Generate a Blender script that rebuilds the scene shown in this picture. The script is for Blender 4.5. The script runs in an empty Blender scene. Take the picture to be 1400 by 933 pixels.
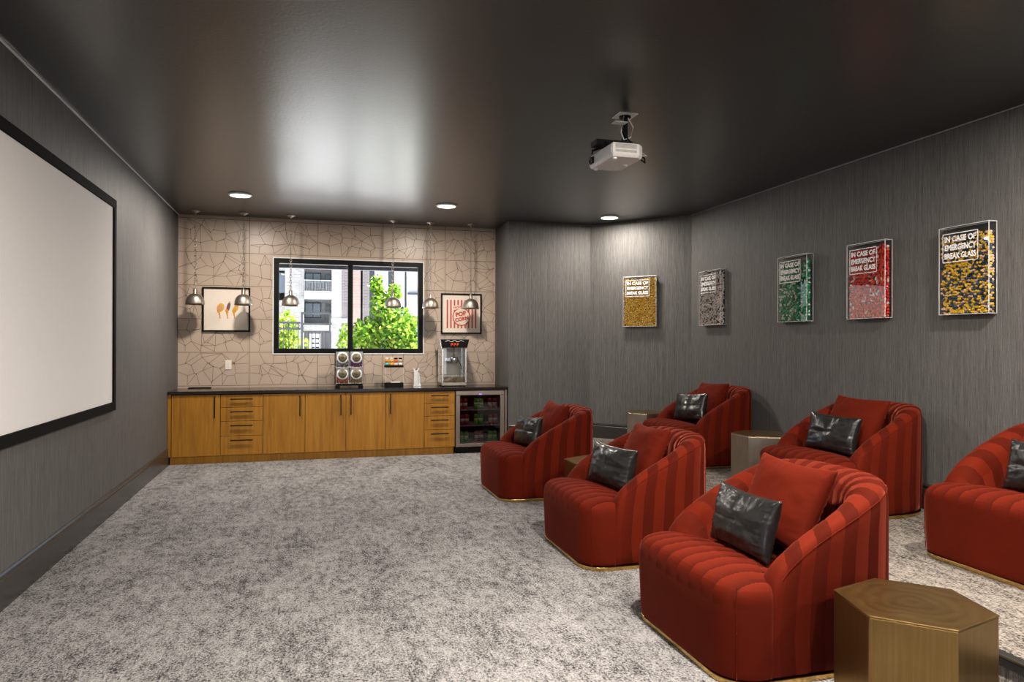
import bpy, math, random
from math import pi, sin, cos
from mathutils import Vector, Matrix, Euler, noise

random.seed(7)
SC = bpy.context.scene
COL = SC.collection
R = math.radians

# ------------------------------------------------------------------ render look
SC.view_settings.view_transform = 'Standard'
SC.view_settings.look = 'None'
SC.view_settings.gamma = 1.0
SC.view_settings.exposure = 0.0
SC.view_settings.use_curve_mapping = False
SC.cycles.use_denoising = True
SC.cycles.max_bounces = 10
SC.cycles.diffuse_bounces = 5
SC.cycles.glossy_bounces = 5
SC.cycles.transparent_max_bounces = 24
SC.cycles.transmission_bounces = 6
SC.cycles.sample_clamp_indirect = 6.0
SC.cycles.caustics_reflective = False
SC.cycles.caustics_refractive = False

# ------------------------------------------------------------------ materials
class NB:
    def __init__(s, name):
        s.m = bpy.data.materials.new(name)
        s.m.use_nodes = True
        s.t = s.m.node_tree
        s.t.nodes.clear()
        s.out = s.t.nodes.new('ShaderNodeOutputMaterial')
    def n(s, typ, ins=None, **props):
        nd = s.t.nodes.new('ShaderNode' + typ)
        for k, v in props.items():
            setattr(nd, k, v)
        for k, v in (ins or {}).items():
            sk = nd.inputs[k]
            if isinstance(v, bpy.types.NodeSocket):
                s.t.links.new(v, sk)
            else:
                sk.default_value = v
        return nd
    def link(s, a, b):
        s.t.links.new(a, b)
    def math(s, op, a, b=0.0, c=0.0):
        nd = s.n('Math', operation=op)
        for i, v in enumerate((a, b, c)):
            if isinstance(v, bpy.types.NodeSocket):
                s.link(v, nd.inputs[i])
            else:
                nd.inputs[i].default_value = v
        return nd.outputs[0]
    def coord(s, scale=(1, 1, 1), kind='Object', rot=(0, 0, 0)):
        tc = s.n('TexCoord')
        mp = s.n('Mapping', {'Vector': tc.outputs[kind], 'Scale': scale, 'Rotation': rot})
        return mp.outputs[0]
    def noise(s, vec, scale, detail=3.0, rough=0.55):
        return s.n('TexNoise', {'Vector': vec, 'Scale': scale, 'Detail': detail, 'Roughness': rough}).outputs['Fac']
    def ramp(s, fac, stops):
        nd = s.n('ValToRGB', {'Fac': fac})
        cr = nd.color_ramp
        while len(cr.elements) < len(stops):
            cr.elements.new(0.5)
        for e, (p, c) in zip(cr.elements, stops):
            e.position = p
            e.color = (*c, 1)
        return nd.outputs[0]
    def bump(s, h, strength=0.3, dist=0.01, normal=None):
        ins = {'Height': h, 'Strength': strength, 'Distance': dist}
        if normal is not None:
            ins['Normal'] = normal
        return s.n('Bump', ins).outputs[0]
    def bsdf(s, **kw):
        ins = {}
        for k, v in kw.items():
            k = k.replace('_', ' ')
            if isinstance(v, tuple) and len(v) == 3:
                v = (*v, 1)
            ins[k] = v
        b = s.n('BsdfPrincipled', ins)
        s.link(b.outputs[0], s.out.inputs[0])
        return b

def plain(name, col, rough=0.5, metal=0.0, spec=0.5, var=0.06, scale=30, bump=0.0, **kw):
    b = NB(name)
    v = b.coord()
    f = b.noise(v, scale, 4)
    lo = tuple(max(0, c * (1 - var)) for c in col)
    hi = tuple(min(1, c * (1 + var)) for c in col)
    c = b.ramp(f, [(0.3, lo), (0.7, hi)])
    ex = dict(kw)
    if bump:
        ex['Normal'] = b.bump(f, bump, 0.004)
    b.bsdf(Base_Color=c, Roughness=rough, Metallic=metal, Specular_IOR_Level=spec, **ex)
    return b.m

def emit(name, col, strength):
    b = NB(name)
    v = b.coord()
    f = b.noise(v, 3)
    c = b.ramp(f, [(0, col), (1, col)])
    e = b.n('Emission', {'Color': c, 'Strength': strength})
    b.link(e.outputs[0], b.out.inputs[0])
    return b.m

def clear(name, tint=(1, 1, 1), refl=0.06, rough=0.0, gloss=(1, 1, 1), mult=0.8):
    """thin clear sheet: lets light straight through, mirrors a little more at grazing angles"""
    b = NB(name)
    t = b.n('BsdfTransparent', {'Color': (*tint, 1)})
    g = b.n('BsdfGlossy', {'Color': (*gloss, 1), 'Roughness': rough})
    lw = b.n('LayerWeight', {'Blend': 0.25})
    f = b.math('MULTIPLY_ADD', lw.outputs['Fresnel'], mult, refl)
    f = b.math('MINIMUM', f, 0.9)
    mx = b.n('MixShader', {0: f, 1: t.outputs[0], 2: g.outputs[0]})
    b.link(mx.outputs[0], b.out.inputs[0])
    return b.m

def wallpaper():
    b = NB('grey_linen_wallpaper')
    v = b.coord((260, 260, 7))
    f1 = b.noise(v, 1.0, 3, 0.6)
    f2 = b.noise(b.coord((70, 70, 1.2)), 1.0, 2)
    f3 = b.noise(b.coord((520, 520, 60)), 1.0, 1)
    f = b.math('MULTIPLY_ADD', f1, 0.55, b.math('MULTIPLY_ADD', f2, 0.25, b.math('MULTIPLY', f3, 0.2)))
    c = b.ramp(f, [(0.36, WALL_LO), (0.5, tuple((a + c) / 2 for a, c in zip(WALL_LO, WALL_HI))), (0.64, WALL_HI)])
    b.bsdf(Base_Color=c, Roughness=0.62, Specular_IOR_Level=0.35, Normal=b.bump(f, 0.25, 0.003))
    return b.m
WALL_LO = (0.052, 0.0495, 0.0475)
WALL_HI = (0.152, 0.147, 0.142)

def carpet_mat(name='mottled_grey_carpet', k=(1, 1, 1)):
    b = NB(name)
    f1 = b.noise(b.coord((3.4, 1.5, 1)), 1.0, 4, 0.6)
    f2 = b.noise(b.coord((19, 9, 1)), 1.0, 4, 0.74)
    f3 = b.noise(b.coord((85, 60, 1)), 1.0, 3, 0.72)
    f = b.math('MULTIPLY_ADD', f1, 0.17, b.math('MULTIPLY_ADD', f2, 0.33, b.math('MULTIPLY', f3, 0.56)))
    kk = lambda c: tuple(a * b_ for a, b_ in zip(c, k))
    c = b.ramp(f, [(q, kk(c)) for q, c in [(0.425, (0.035, 0.033, 0.034)), (0.485, (0.145, 0.139, 0.138)), (0.545, (0.33, 0.318, 0.312)), (0.66, (0.51, 0.495, 0.485))]])
    h = b.noise(b.coord((95, 120, 95)), 1.0, 2, 0.7)
    b.bsdf(Base_Color=c, Roughness=0.95, Specular_IOR_Level=0.1, Normal=b.bump(h, 0.9, 0.014))
    return b.m

def ceiling_mat():
    b = NB('black_eggshell_ceiling_paint')
    h = b.noise(b.coord(), 55, 3, 0.5)
    h2 = b.noise(b.coord((1, 8, 1)), 2.5, 2)
    c = b.ramp(h2, [(0.3, (0.024, 0.023, 0.0225)), (0.7, (0.028, 0.027, 0.0265))])
    b.bsdf(Base_Color=c, Roughness=0.30, Specular_IOR_Level=1.0, Normal=b.bump(h, 0.13, 0.007))
    return b.m

def tile_mat():
    b = NB('beige_tile')
    f = b.noise(b.coord(), 2.2, 3)
    c = b.ramp(f, [(0.3, (0.455, 0.355, 0.28)), (0.7, (0.51, 0.40, 0.315))])
    b.bsdf(Base_Color=c, Roughness=0.33, Specular_IOR_Level=0.4, Normal=b.bump(b.noise(b.coord(), 6, 2), 0.05, 0.01))
    return b.m

def wood_mat():
    b = NB('honey_oak_veneer')
    v = b.coord((26, 26, 1.6))
    f1 = b.noise(v, 1.0, 5, 0.6)
    f2 = b.noise(b.coord((5, 5, 0.7)), 1.0, 3)
    w = b.n('TexNoise', {'Vector': b.coord((120, 120, 4)), 'Scale': 1.0, 'Detail': 2.0}).outputs['Fac']
    f = b.math('MULTIPLY_ADD', f1, 0.5, b.math('MULTIPLY_ADD', f2, 0.35, b.math('MULTIPLY', w, 0.15)))
    c = b.ramp(f, [(0.33, (0.21, 0.082, 0.008)), (0.48, (0.35, 0.150, 0.015)), (0.65, (0.45, 0.212, 0.028))])
    b.bsdf(Base_Color=c, Roughness=0.45, Specular_IOR_Level=0.25, Normal=b.bump(w, 0.05, 0.002))
    return b.m

def velvet_mat(name, base, nap=True, tint=(1.0, 0.24, 0.15), amp=0.16, tilt=0.016, saw=False):
    """UV x counts channels, UV y says how strongly the painted channel shading shows there (0 plain .. 1 full)"""
    b = NB(name)
    tc = b.n('TexCoord')
    sep = b.n('SeparateXYZ', {0: tc.outputs['UV']})
    u = sep.outputs[0]
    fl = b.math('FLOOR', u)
    par = b.math('ABSOLUTE', b.math('MODULO', fl, 2.0))  # light and dark nap sheen painted on alternate channels
    if saw:      # seam shade painted as a dark-to-light ramp across each channel
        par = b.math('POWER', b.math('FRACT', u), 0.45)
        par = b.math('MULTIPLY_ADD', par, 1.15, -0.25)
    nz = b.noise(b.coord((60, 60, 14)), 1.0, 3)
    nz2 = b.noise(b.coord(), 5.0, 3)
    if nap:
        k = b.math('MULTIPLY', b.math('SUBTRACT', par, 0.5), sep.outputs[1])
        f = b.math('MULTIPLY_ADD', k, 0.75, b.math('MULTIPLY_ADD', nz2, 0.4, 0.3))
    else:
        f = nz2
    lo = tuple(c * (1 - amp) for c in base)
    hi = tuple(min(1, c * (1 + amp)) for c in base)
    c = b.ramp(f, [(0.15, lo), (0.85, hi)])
    nrm = b.bump(nz, 0.12, 0.004)
    if nap:
        tri = b.math('MULTIPLY', b.math('FRACT', u) if saw else b.math('PINGPONG', u, 1.0), sep.outputs[1])
        nrm = b.bump(tri, 1.0, tilt, nrm)
    b.bsdf(Base_Color=c, Roughness=0.8, Specular_IOR_Level=0.06, Sheen_Weight=0.20, Sheen_Roughness=0.34,
           Sheen_Tint=tint, Normal=nrm)
    return b.m

def leather_mat():
    b = NB('charcoal_leather')
    f = b.noise(b.coord((5, 9, 6)), 1.0, 3, 0.55)
    f2 = b.noise(b.coord(), 110, 2)
    c = b.ramp(f, [(0.3, (0.009, 0.0085, 0.0085)), (0.7, (0.020, 0.019, 0.018))])
    n1 = b.bump(f, 0.34, 0.03)
    b.bsdf(Base_Color=c, Roughness=0.29, Specular_IOR_Level=0.65, Normal=b.bump(f2, 0.06, 0.002, n1))
    return b.m

PEWTER = [(0.26, (0.30, 0.265, 0.215)), (0.52, (0.39, 0.35, 0.29)), (0.78, (0.47, 0.43, 0.365))]
def brass_mat(name, top=False, pale=False):
    b = NB(name)
    if top:
        tc = b.n('TexCoord')
        w = b.n('TexWave', {'Vector': tc.outputs['Object'], 'Scale': 5.0, 'Distortion': 9.0, 'Detail': 4.0, 'Detail Scale': 1.2},
                wave_type='RINGS', rings_direction='Z').outputs['Fac']
        f = b.math('MULTIPLY_ADD', w, 0.14, b.math('MULTIPLY_ADD', b.noise(b.coord(), 6, 4), 0.66, 0.08))
    else:
        f1 = b.noise(b.coord((95, 95, 2.2)), 1.0, 4)
        f2 = b.noise(b.coord(), 4, 3)
        f = b.math('MULTIPLY_ADD', f1, 0.5, b.math('MULTIPLY', f2, 0.5))
    c = b.ramp(f, PEWTER if pale else [(0.26, (0.180, 0.108, 0.036)), (0.52, (0.240, 0.148, 0.052)), (0.78, (0.305, 0.200, 0.080))])
    r = b.math('MULTIPLY_ADD', f, 0.10, 0.27)
    b.bsdf(Base_Color=c, Roughness=r, Metallic=0.92)
    return b.m

def brick_mat(name, c1, c2, mortar):
    b = NB(name)
    tc = b.n('TexCoord')
    mp = b.n('Mapping', {'Vector': tc.outputs['Object'], 'Rotation': (R(90), 0, 0)})
    br = b.n('TexBrick', {'Vector': mp.outputs[0], 'Color1': (*c1, 1), 'Color2': (*c2, 1), 'Mortar': (*mortar, 1), 'Scale': 1.0,
                          'Mortar Size': 0.02, 'Brick Width': 0.42, 'Row Height': 0.15})
    b.bsdf(Base_Color=br.outputs[0], Roughness=0.9)
    return b.m

def leaf_mat(name, a, c_):
    b = NB(name)
    f = b.noise(b.coord(), 3.5, 3)
    c = b.ramp(f, [(0.3, a), (0.7, c_)])
    d = b.n('BsdfDiffuse', {'Color': c})
    t = b.n('BsdfTranslucent', {'Color': c})
    mx = b.n('MixShader', {0: 0.45, 1: d.outputs[0], 2: t.outputs[0]})
    b.link(mx.outputs[0], b.out.inputs[0])
    return b.m

M = {}
M['wall'] = wallpaper()
M['carpet'] = carpet_mat()
M['carpet_warm_light'] = carpet_mat('mottled_grey_carpet_warm_light', (0.84, 0.77, 0.68))  # darker, warmer copy of the grey carpet: lamp light put into the colour
M['ceiling'] = ceiling_mat()
M['tile'] = tile_mat()
M['tile_line'] = plain('brown_tile_line', (0.165, 0.108, 0.072), 0.5)
M['grout'] = plain('grout_line', (0.19, 0.125, 0.08), 0.8)
M['wood'] = wood_mat()
M['gap'] = plain('shadow_black_carcass', (0.02, 0.013, 0.008), 0.8)
M['base'] = plain('charcoal_baseboard_paint', (0.034, 0.031, 0.029), 0.26, spec=0.5)
M['black'] = plain('black_satin', (0.003, 0.003, 0.003), 0.5, spec=0.15)
M['frame_black'] = plain('black_felt_frame', (0.006, 0.0055, 0.005), 0.9, spec=0.1)
M['handle'] = plain('dark_bronze_pull', (0.018, 0.013, 0.010), 0.35, 0.6)
M['counter'] = plain('espresso_stone', (0.014, 0.010, 0.008), 0.16, spec=0.55, var=0.4, scale=120)
M['screen'] = plain('white_projection_fabric', (0.80, 0.775, 0.765), 0.9, spec=0.1, var=0.01)
M['white'] = plain('white_paint', (0.78, 0.77, 0.75), 0.5)
M['off_white'] = plain('off_white_paper', (0.80, 0.70, 0.60), 0.85, var=0.02)
M['bright_white'] = plain('bright_white_plastic', (0.88, 0.88, 0.90), 0.4)
M['silver'] = plain('brushed_nickel', (0.36, 0.32, 0.27), 0.42, 1.0, var=0.08, scale=60)
M['steel'] = plain('stainless_steel', (0.40, 0.335, 0.285), 0.32, 1.0, var=0.08, scale=40)
M['chrome'] = plain('bright_chrome', (0.66, 0.65, 0.63), 0.22, 0.85)
M['gold'] = plain('polished_gold_trim', (0.62, 0.40, 0.14), 0.22, 1.0)
M['brass_cap'] = plain('aged_brass', (0.15, 0.125, 0.07), 0.45, 0.6, var=0.15)
M['brass'] = brass_mat('brushed_antique_brass')
M['pewter'] = brass_mat('brushed_pale_pewter', pale=True)
M['brass_top'] = brass_mat('swirled_antique_brass', True)
M['velvet'] = velvet_mat('rust_velvet_shaded_channels', (0.092, 0.0080, 0.0024), amp=0.27)
M['velvet_seat'] = velvet_mat('rust_velvet_seat_shaded_channels', (0.092, 0.0080, 0.0025), amp=0.38, tilt=0.013, saw=True)
M['velvet_plain'] = velvet_mat('rust_velvet', (0.096, 0.0084, 0.0026), nap=False, amp=0.12)
M['leather'] = leather_mat()
M['glass'] = clear('window_glass', (0.97, 0.98, 0.98), 0.0, mult=0.3)
M['acrylic'] = clear('clear_acrylic', (1, 1, 1), 0.03, 0.02)
M['acrylic_edge'] = plain('frosted_acrylic_edge', (0.80, 0.80, 0.80), 0.3)
M['machine_glass'] = clear('popcorn_machine_glass', (0.9, 0.92, 0.95), 0.08)
M['cooler_glass'] = clear('smoked_cooler_glass', (0.40, 0.37, 0.37), 0.05, 0.0)
M['plastic'] = plain('light_grey_plastic', (0.62, 0.60, 0.585), 0.45)
M['plastic_front'] = plain('pale_lilac_plastic', (0.52, 0.52, 0.55), 0.4)
M['vent'] = plain('grey_vent', (0.22, 0.20, 0.19), 0.6)
M['lens'] = plain('black_lens', (0.01, 0.01, 0.012), 0.08)
M['lamp'] = emit('lit_downlight_lens', (1.0, 0.95, 0.88), 5.0)
M['blue_led'] = emit('blue_led', (0.25, 0.15, 1.0), 3.0)
M['red_led'] = emit('red_lit_letters', (1.0, 0.10, 0.03), 0.9)
M['rubber'] = plain('black_rubber_nosing', (0.010, 0.009, 0.008), 0.55)
M['nosing_metal'] = plain('bronze_nosing_lip', (0.12, 0.09, 0.06), 0.35, 0.7)
M['kernel'] = plain('popped_corn', (0.80, 0.66, 0.42), 0.8)

def flat(name, col, rough=0.55):
    if name not in M:
        M[name] = plain(name, col, rough, var=0.03)
    return M[name]

# ------------------------------------------------------------------ mesh builder
class MB:
    def __init__(s):
        s.v, s.f, s.mi, s.sm, s.uv = [], [], [], [], {}
        s.mats = []
    def slot(s, m):
        if m not in s.mats:
            s.mats.append(m)
        return s.mats.index(m)
    def add(s, vs, fs, m, smooth=False, uvs=None):
        b = len(s.v)
        s.v += [tuple(p) for p in vs]
        k = s.slot(m)
        for f in fs:
            s.f.append(tuple(b + i for i in f))
            s.mi.append(k)
            s.sm.append(smooth)
        if uvs:
            for i, q in enumerate(uvs):
                s.uv[b + i] = q
    def box(s, x0, x1, y0, y1, z0, z1, m, mtx=None):
        p = [Vector((x, y, z)) for z in (z0, z1) for y in (y0, y1) for x in (x0, x1)]
        if mtx:
            p = [mtx @ q for q in p]
        s.add(p, [(0, 2, 3, 1), (4, 5, 7, 6), (0, 1, 5, 4), (2, 6, 7, 3), (0, 4, 6, 2), (1, 3, 7, 5)], m)
    def prism(s, poly, z0, z1, m, mtx=None, axis='z'):
        n = len(poly)
        def P(a, b, h):
            q = Vector((a, b, h)) if axis == 'z' else (Vector((a, h, b)) if axis == 'y' else Vector((h, a, b)))
            return mtx @ q if mtx else q
        vs = [P(a, b, z0) for a, b in poly] + [P(a, b, z1) for a, b in poly]
        fs = [tuple(range(n))[::-1], tuple(range(n, 2 * n))] + [(i, (i + 1) % n, n + (i + 1) % n, n + i) for i in range(n)]
        s.add(vs, fs, m)
    def lathe(s, prof, m, n=24, c=(0, 0, 0), mtx=None, smooth=True):
        """prof: list of (r, z)"""
        vs, fs = [], []
        for r, z in prof:
            for k in range(n):
                a = 2 * pi * k / n
                q = Vector((r * cos(a), r * sin(a), z))
                if mtx:
                    q = mtx @ q
                vs.append(q + Vector(c))
        for i in range(len(prof) - 1):
            for k in range(n):
                a, b2 = i * n + k, i * n + (k + 1) % n
                fs.append((a, b2, b2 + n, a + n))
        if prof[0][0] > 1e-6:
            fs.append(tuple(range(n))[::-1])
        if prof[-1][0] > 1e-6:
            fs.append(tuple(range((len(prof) - 1) * n, len(prof) * n)))
        s.add(vs, fs, m, smooth)
    def tube(s, pts, r, m, n=8, closed=False, smooth=True):
        pts = [Vector(p) for p in pts]
        vs, fs = [], []
        L = len(pts)
        up = Vector((0.13, 0.21, 0.97)).normalized()
        for i, p in enumerate(pts):
            if closed:
                d = pts[(i + 1) % L] - pts[i - 1]
            else:
                d = pts[min(i + 1, L - 1)] - pts[max(i - 1, 0)]
            d.normalize()
            u = up if abs(d.dot(up)) < 0.95 else Vector((1, 0, 0))
            a = d.cross(u).normalized()
            b = d.cross(a)
            for k in range(n):
                t = 2 * pi * k / n
                vs.append(p + (a * cos(t) + b * sin(t)) * r)
        for i in range(L if closed else L - 1):
            j = (i + 1) % L
            for k in range(n):
                fs.append((i * n + k, i * n + (k + 1) % n, j * n + (k + 1) % n, j * n + k))
        if not closed:
            fs.append(tuple(range(n)))
            fs.append(tuple(range((L - 1) * n, L * n))[::-1])
        s.add(vs, fs, m, smooth)
    def ball(s, c, r, m, nu=8, nv=5, sq=(1, 1, 1), rot=None, smooth=True):
        vs, fs = [(0, 0, 1)], []
        for i in range(1, nv):
            for k in range(nu):
                a, b = pi * i / nv, 2 * pi * k / nu
                vs.append((sin(a) * cos(b), sin(a) * sin(b), cos(a)))
        vs.append((0, 0, -1))
        for k in range(nu):
            fs.append((0, 1 + k, 1 + (k + 1) % nu))
            fs.append((len(vs) - 1, 1 + (nv - 2) * nu + (k + 1) % nu, 1 + (nv - 2) * nu + k))
        for i in range(nv - 2):
            for k in range(nu):
                a, b = 1 + i * nu + k, 1 + i * nu + (k + 1) % nu
                fs.append((a, a + nu, b + nu, b))
        out = []
        for p in vs:
            q = Vector((p[0] * sq[0], p[1] * sq[1], p[2] * sq[2])) * r
            if rot:
                q = rot @ q
            out.append(q + Vector(c))
        s.add(out, fs, m, smooth)
    def build(s, name, parent=None, bevel=0.0, loc=None, segs=2, kind=None):
        me = bpy.data.meshes.new(name)
        me.from_pydata(s.v, [], s.f)
        for m in s.mats:
            me.materials.append(m)
        me.polygons.foreach_set('material_index', s.mi)
        me.polygons.foreach_set('use_smooth', s.sm)
        if s.uv:
            ul = me.uv_layers.new(name='UVMap')
            for l in me.loops:
                ul.data[l.index].uv = s.uv.get(l.vertex_index, (0, 0))
        me.update()
        o = bpy.data.objects.new(name, me)
        COL.objects.link(o)
        if parent is not None:
            o.parent = parent
        if loc is not None:
            o.location = loc
        if bevel:
            md = o.modifiers.new('Bevel', 'BEVEL')
            md.width = bevel
            md.segments = segs
            md.limit_method = 'ANGLE'
        if kind:
            o['kind'] = kind
        return o

def thing(name, label, cat, loc=(0, 0, 0), rz=0.0, group=None):
    o = bpy.data.objects.new(name, None)
    o.empty_display_size = 0.1
    COL.objects.link(o)
    o.location = loc
    o.rotation_euler = (0, 0, rz)
    o['label'] = label
    o['category'] = cat
    if group:
        o['group'] = group
    return o

def tag(o, label, cat, group=None, kind=None):
    o['label'] = label
    o['category'] = cat
    if group:
        o['group'] = group
    if kind:
        o['kind'] = kind
    return o

def dup(root, label, loc=None, rz=None):
    c = root.copy()
    COL.objects.link(c)
    if loc is not None:
        c.location = loc
    if rz is not None:
        c.rotation_euler = (0, 0, rz)
    c['label'] = label
    def rec(src, dst):
        for ch in list(src.children):
            if ch.name == dst.name:
                continue
            d = ch.copy()
            COL.objects.link(d)
            d.parent = dst
            rec(ch, d)
    rec(root, c)
    return c

def text_verts(body, size, extrude=0.0, align='CENTER', bold=0.0):
    cu = bpy.data.curves.new('lettering', 'FONT')
    cu.body = body
    cu.size = size
    cu.align_x = align
    cu.align_y = 'CENTER'
    cu.extrude = extrude
    cu.offset = bold
    cu.resolution_u = 3
    o = bpy.data.objects.new('lettering', cu)
    COL.objects.link(o)
    bpy.context.view_layer.update()
    me = bpy.data.meshes.new_from_object(o.evaluated_get(bpy.context.evaluated_depsgraph_get()))
    vs = [v.co.copy() for v in me.vertices]
    fs = [tuple(p.vertices) for p in me.polygons]
    bpy.data.objects.remove(o)
    bpy.data.curves.remove(cu)
    bpy.data.meshes.remove(me)
    return vs, fs

def structure(mb, name, bevel=0.0, label=None):
    o = mb.build(name, bevel=bevel)
    o['kind'] = 'structure'
    if label:
        o['label'] = label
    return o

# ------------------------------------------------------------------ room numbers (metres)
XL, XR = -1.687, 4.888          # left and right walls
YB, YREAR = 10.394, -2.6        # tiled wall, wall behind the camera
ZC = 3.246                      # ceiling
XA = 2.692                      # right end of the tiled niche
YA = 9.65                       # wall beside the niche
CX, CY = 3.92, 9.65             # angled corner wall from here ...
DX, DY = 4.888, 8.47            # ... to here
PZ = 0.17                       # seating platform
PX = 2.93                       # platform edge
WX0, WX1, WZ0, WZ1 = -0.472, 1.600, 1.378, 2.699
T = 0.15

# ------------------------------------------------------------------ shell
mb = MB(); mb.box(XL - T, XR + T, YREAR - T, YB + 0.2, -0.12, 0, M['carpet'])
structure(mb, 'floor', label='mottled grey patterned carpet covering the room')
mb = MB(); mb.prism([(PX, YREAR), (XR, YREAR), (DX, DY), (CX, CY), (PX, CY)], 0.0, PZ, M['carpet_warm_light'])
structure(mb, 'floor_platform', label='raised carpeted seating platform along the right wall')
mb = MB()
mb.box(PX - 0.022, PX + 0.03, YREAR, CY, PZ - 0.045, PZ + 0.006, M['rubber'])
mb.box(PX - 0.026, PX - 0.018, YREAR, CY, PZ - 0.004, PZ + 0.008, M['nosing_metal'])
structure(mb, 'trim_1', 0.004, 'dark nosing strip on the edge of the seating platform')
mb = MB(); mb.box(XL - T, XR + T, YREAR - T, YB + 0.2, ZC, ZC + 0.15, M['ceiling'])
structure(mb, 'ceiling', label='black satin ceiling with light orange peel texture')
mb = MB(); mb.box(XL - T, XL, YREAR - T, YB + 0.2, 0, ZC, M['wall'])
structure(mb, 'wall_left')
mb = MB(); mb.box(XR, XR + T, YREAR - T, DY, 0, ZC, M['wall'])
structure(mb, 'wall_right')
mb = MB()
for a in ((XL, 0.0, 0, ZC), (4.3, XR, 0, ZC), (0.0, 4.3, 0, 0.35), (0.0, 4.3, 2.75, ZC)):
    mb.box(a[0], a[1], YREAR - T, YREAR, a[2], a[3], M['wall'])
structure(mb, 'wall_rear')
rw = MB()
for a in ((0.0, 4.3, 0.35, 0.42), (0.0, 4.3, 2.68, 2.75), (0.0, 0.07, 0.42, 2.68), (4.23, 4.3, 0.42, 2.68), (2.12, 2.18, 0.42, 2.68)):
    rw.box(a[0], a[1], YREAR - 0.10, YREAR, a[2], a[3], M['black'])
structure(rw, 'window_added')  # rear window invented to let fill light in
dl = bpy.data.lights.new('rear_fill_light', 'AREA')  # unseen area lamp added as soft fill from behind the camera
dl.shape = 'RECTANGLE'; dl.size = 4.2; dl.size_y = 2.3; dl.energy = 60; dl.color = (0.84, 0.92, 1.0)
dlo = bpy.data.objects.new('rear_fill_light', dl)
dlo.location = (2.15, YREAR - 0.2, 1.55); dlo.rotation_euler = (R(90), 0, 0)
COL.objects.link(dlo)
mb = MB(); mb.prism([(XA, YA), (CX, CY), (DX, DY), (DX + T, DY), (DX + T, YB + 0.2), (XA, YB + 0.2)], 0, ZC, M['wall'])
structure(mb, 'wall_corner', label='grey wallpapered wall with an angled corner beside the niche')

# tiled back wall with the window opening
mb = MB()
for a in ((XL, WX0, 0, ZC), (WX1, XA, 0, ZC), (WX0, WX1, 0, WZ0), (WX0, WX1, WZ1, ZC)):
    mb.box(a[0], a[1], YB, YB + 0.2, a[2], a[3], M['tile'])
def seg(x0, z0, x1, z1, w, m, lift):
    L = math.hypot(x1 - x0, z1 - z0)
    if L < 1e-4:
        return
    n = max(1, int(L / 0.05))
    nx, nz = -(z1 - z0) / L * w / 2, (x1 - x0) / L * w / 2
    for i in range(n):
        a, b = i / n, (i + 1) / n
        ax, az = x0 + (x1 - x0) * a, z0 + (z1 - z0) * a
        bx, bz = x0 + (x1 - x0) * b, z0 + (z1 - z0) * b
        mx, mz = (ax + bx) / 2, (az + bz) / 2
        if WX0 - 0.02 < mx < WX1 + 0.02 and WZ0 - 0.02 < mz < WZ1 + 0.02:
            continue
        y = YB - lift
        mb.add([(ax - nx, y, az - nz), (bx - nx, y, bz - nz), (bx + nx, y, bz + nz), (ax + nx, y, az + nz)], [(0, 1, 2, 3)], m)
def clip(poly, px, pz, qx, qz):
    """part of poly nearer p than q"""
    out = []
    mx, mz, nx, nz = (px + qx) / 2, (pz + qz) / 2, qx - px, qz - pz
    for i in range(len(poly)):
        a, b = poly[i], poly[(i + 1) % len(poly)]
        da = (a[0] - mx) * nx + (a[1] - mz) * nz
        db = (b[0] - mx) * nx + (b[1] - mz) * nz
        if da <= 0:
            out.append(a)
        if da * db < 0:
            t = da / (da - db)
            out.append((a[0] + t * (b[0] - a[0]), a[1] + t * (b[1] - a[1])))
    return out
TW, TH = 0.905, 0.452
rng = random.Random(11)
cols = [0.116 + TW * k for k in range(-2, 4)]
rows = [1.394 + TH * k for k in range(-1, 5)]
for cx in cols[:-1]:
    for rz in rows[:-1]:
        seeds = []
        for i in range(6):
            for j in range(3):
                seeds.append((cx + TW * (i + 0.5 + rng.uniform(-0.42, 0.42)) / 6, rz + TH * (j + 0.5 + rng.uniform(-0.42, 0.42)) / 3))
        seen = set()
        for i, p in enumerate(seeds):
            poly = [(cx + 0.012, rz + 0.012), (cx + TW - 0.012, rz + 0.012), (cx + TW - 0.012, rz + TH - 0.012), (cx + 0.012, rz + TH - 0.012)]
            for j, q in enumerate(seeds):
                if i != j and poly:
                    poly = clip(poly, p[0], p[1], q[0], q[1])
            edges = [(poly[k], poly[(k + 1) % len(poly)]) for k in range(len(poly))]
            if len(poly) >= 5 and rng.random() < 0.75:
                k0 = rng.randrange(len(poly))
                edges.append((poly[k0], poly[(k0 + 2) % len(poly)]))
                if len(poly) >= 6 and rng.random() < 0.6:
                    edges.append((poly[k0], poly[(k0 + 3) % len(poly)]))
            for a, b in edges:
                inside = lambda v: cx + 0.013 < v[0] < cx + TW - 0.013 and rz + 0.013 < v[1] < rz + TH - 0.013
                if not (inside(a) or inside(b)):
                    continue
                key = (round((a[0] + b[0]) / 2, 3), round((a[1] + b[1]) / 2, 3))
                if key in seen:
                    continue
                seen.add(key)
                if XL < a[0] < XA and XL < b[0] < XA and a[1] < ZC and b[1] < ZC:
                    seg(a[0], a[1], b[0], b[1], 0.0050, M['tile_line'], 0.0006)
                    if inside(a) and rng.random() < 0.5 and not (WX0 - .03 < a[0] < WX1 + .03 and WZ0 - .03 < a[1] < WZ1 + .03):
                        r = 0.008
                        mb.add([(a[0] + r * cos(t * pi / 4), YB - 0.0009, a[1] + r * sin(t * pi / 4)) for t in range(8)], [tuple(range(8))], M['tile_line'])
for cx in cols:
    if XL < cx < XA:
        seg(cx, 0.9, cx, ZC, 0.008, M['grout'], 0.0004)
for rz in rows:
    seg(XL, rz, XA, rz, 0.008, M['grout'], 0.0004)
structure(mb, 'wall_back', label='beige tiled wall with fine brown branching lines')

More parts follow.
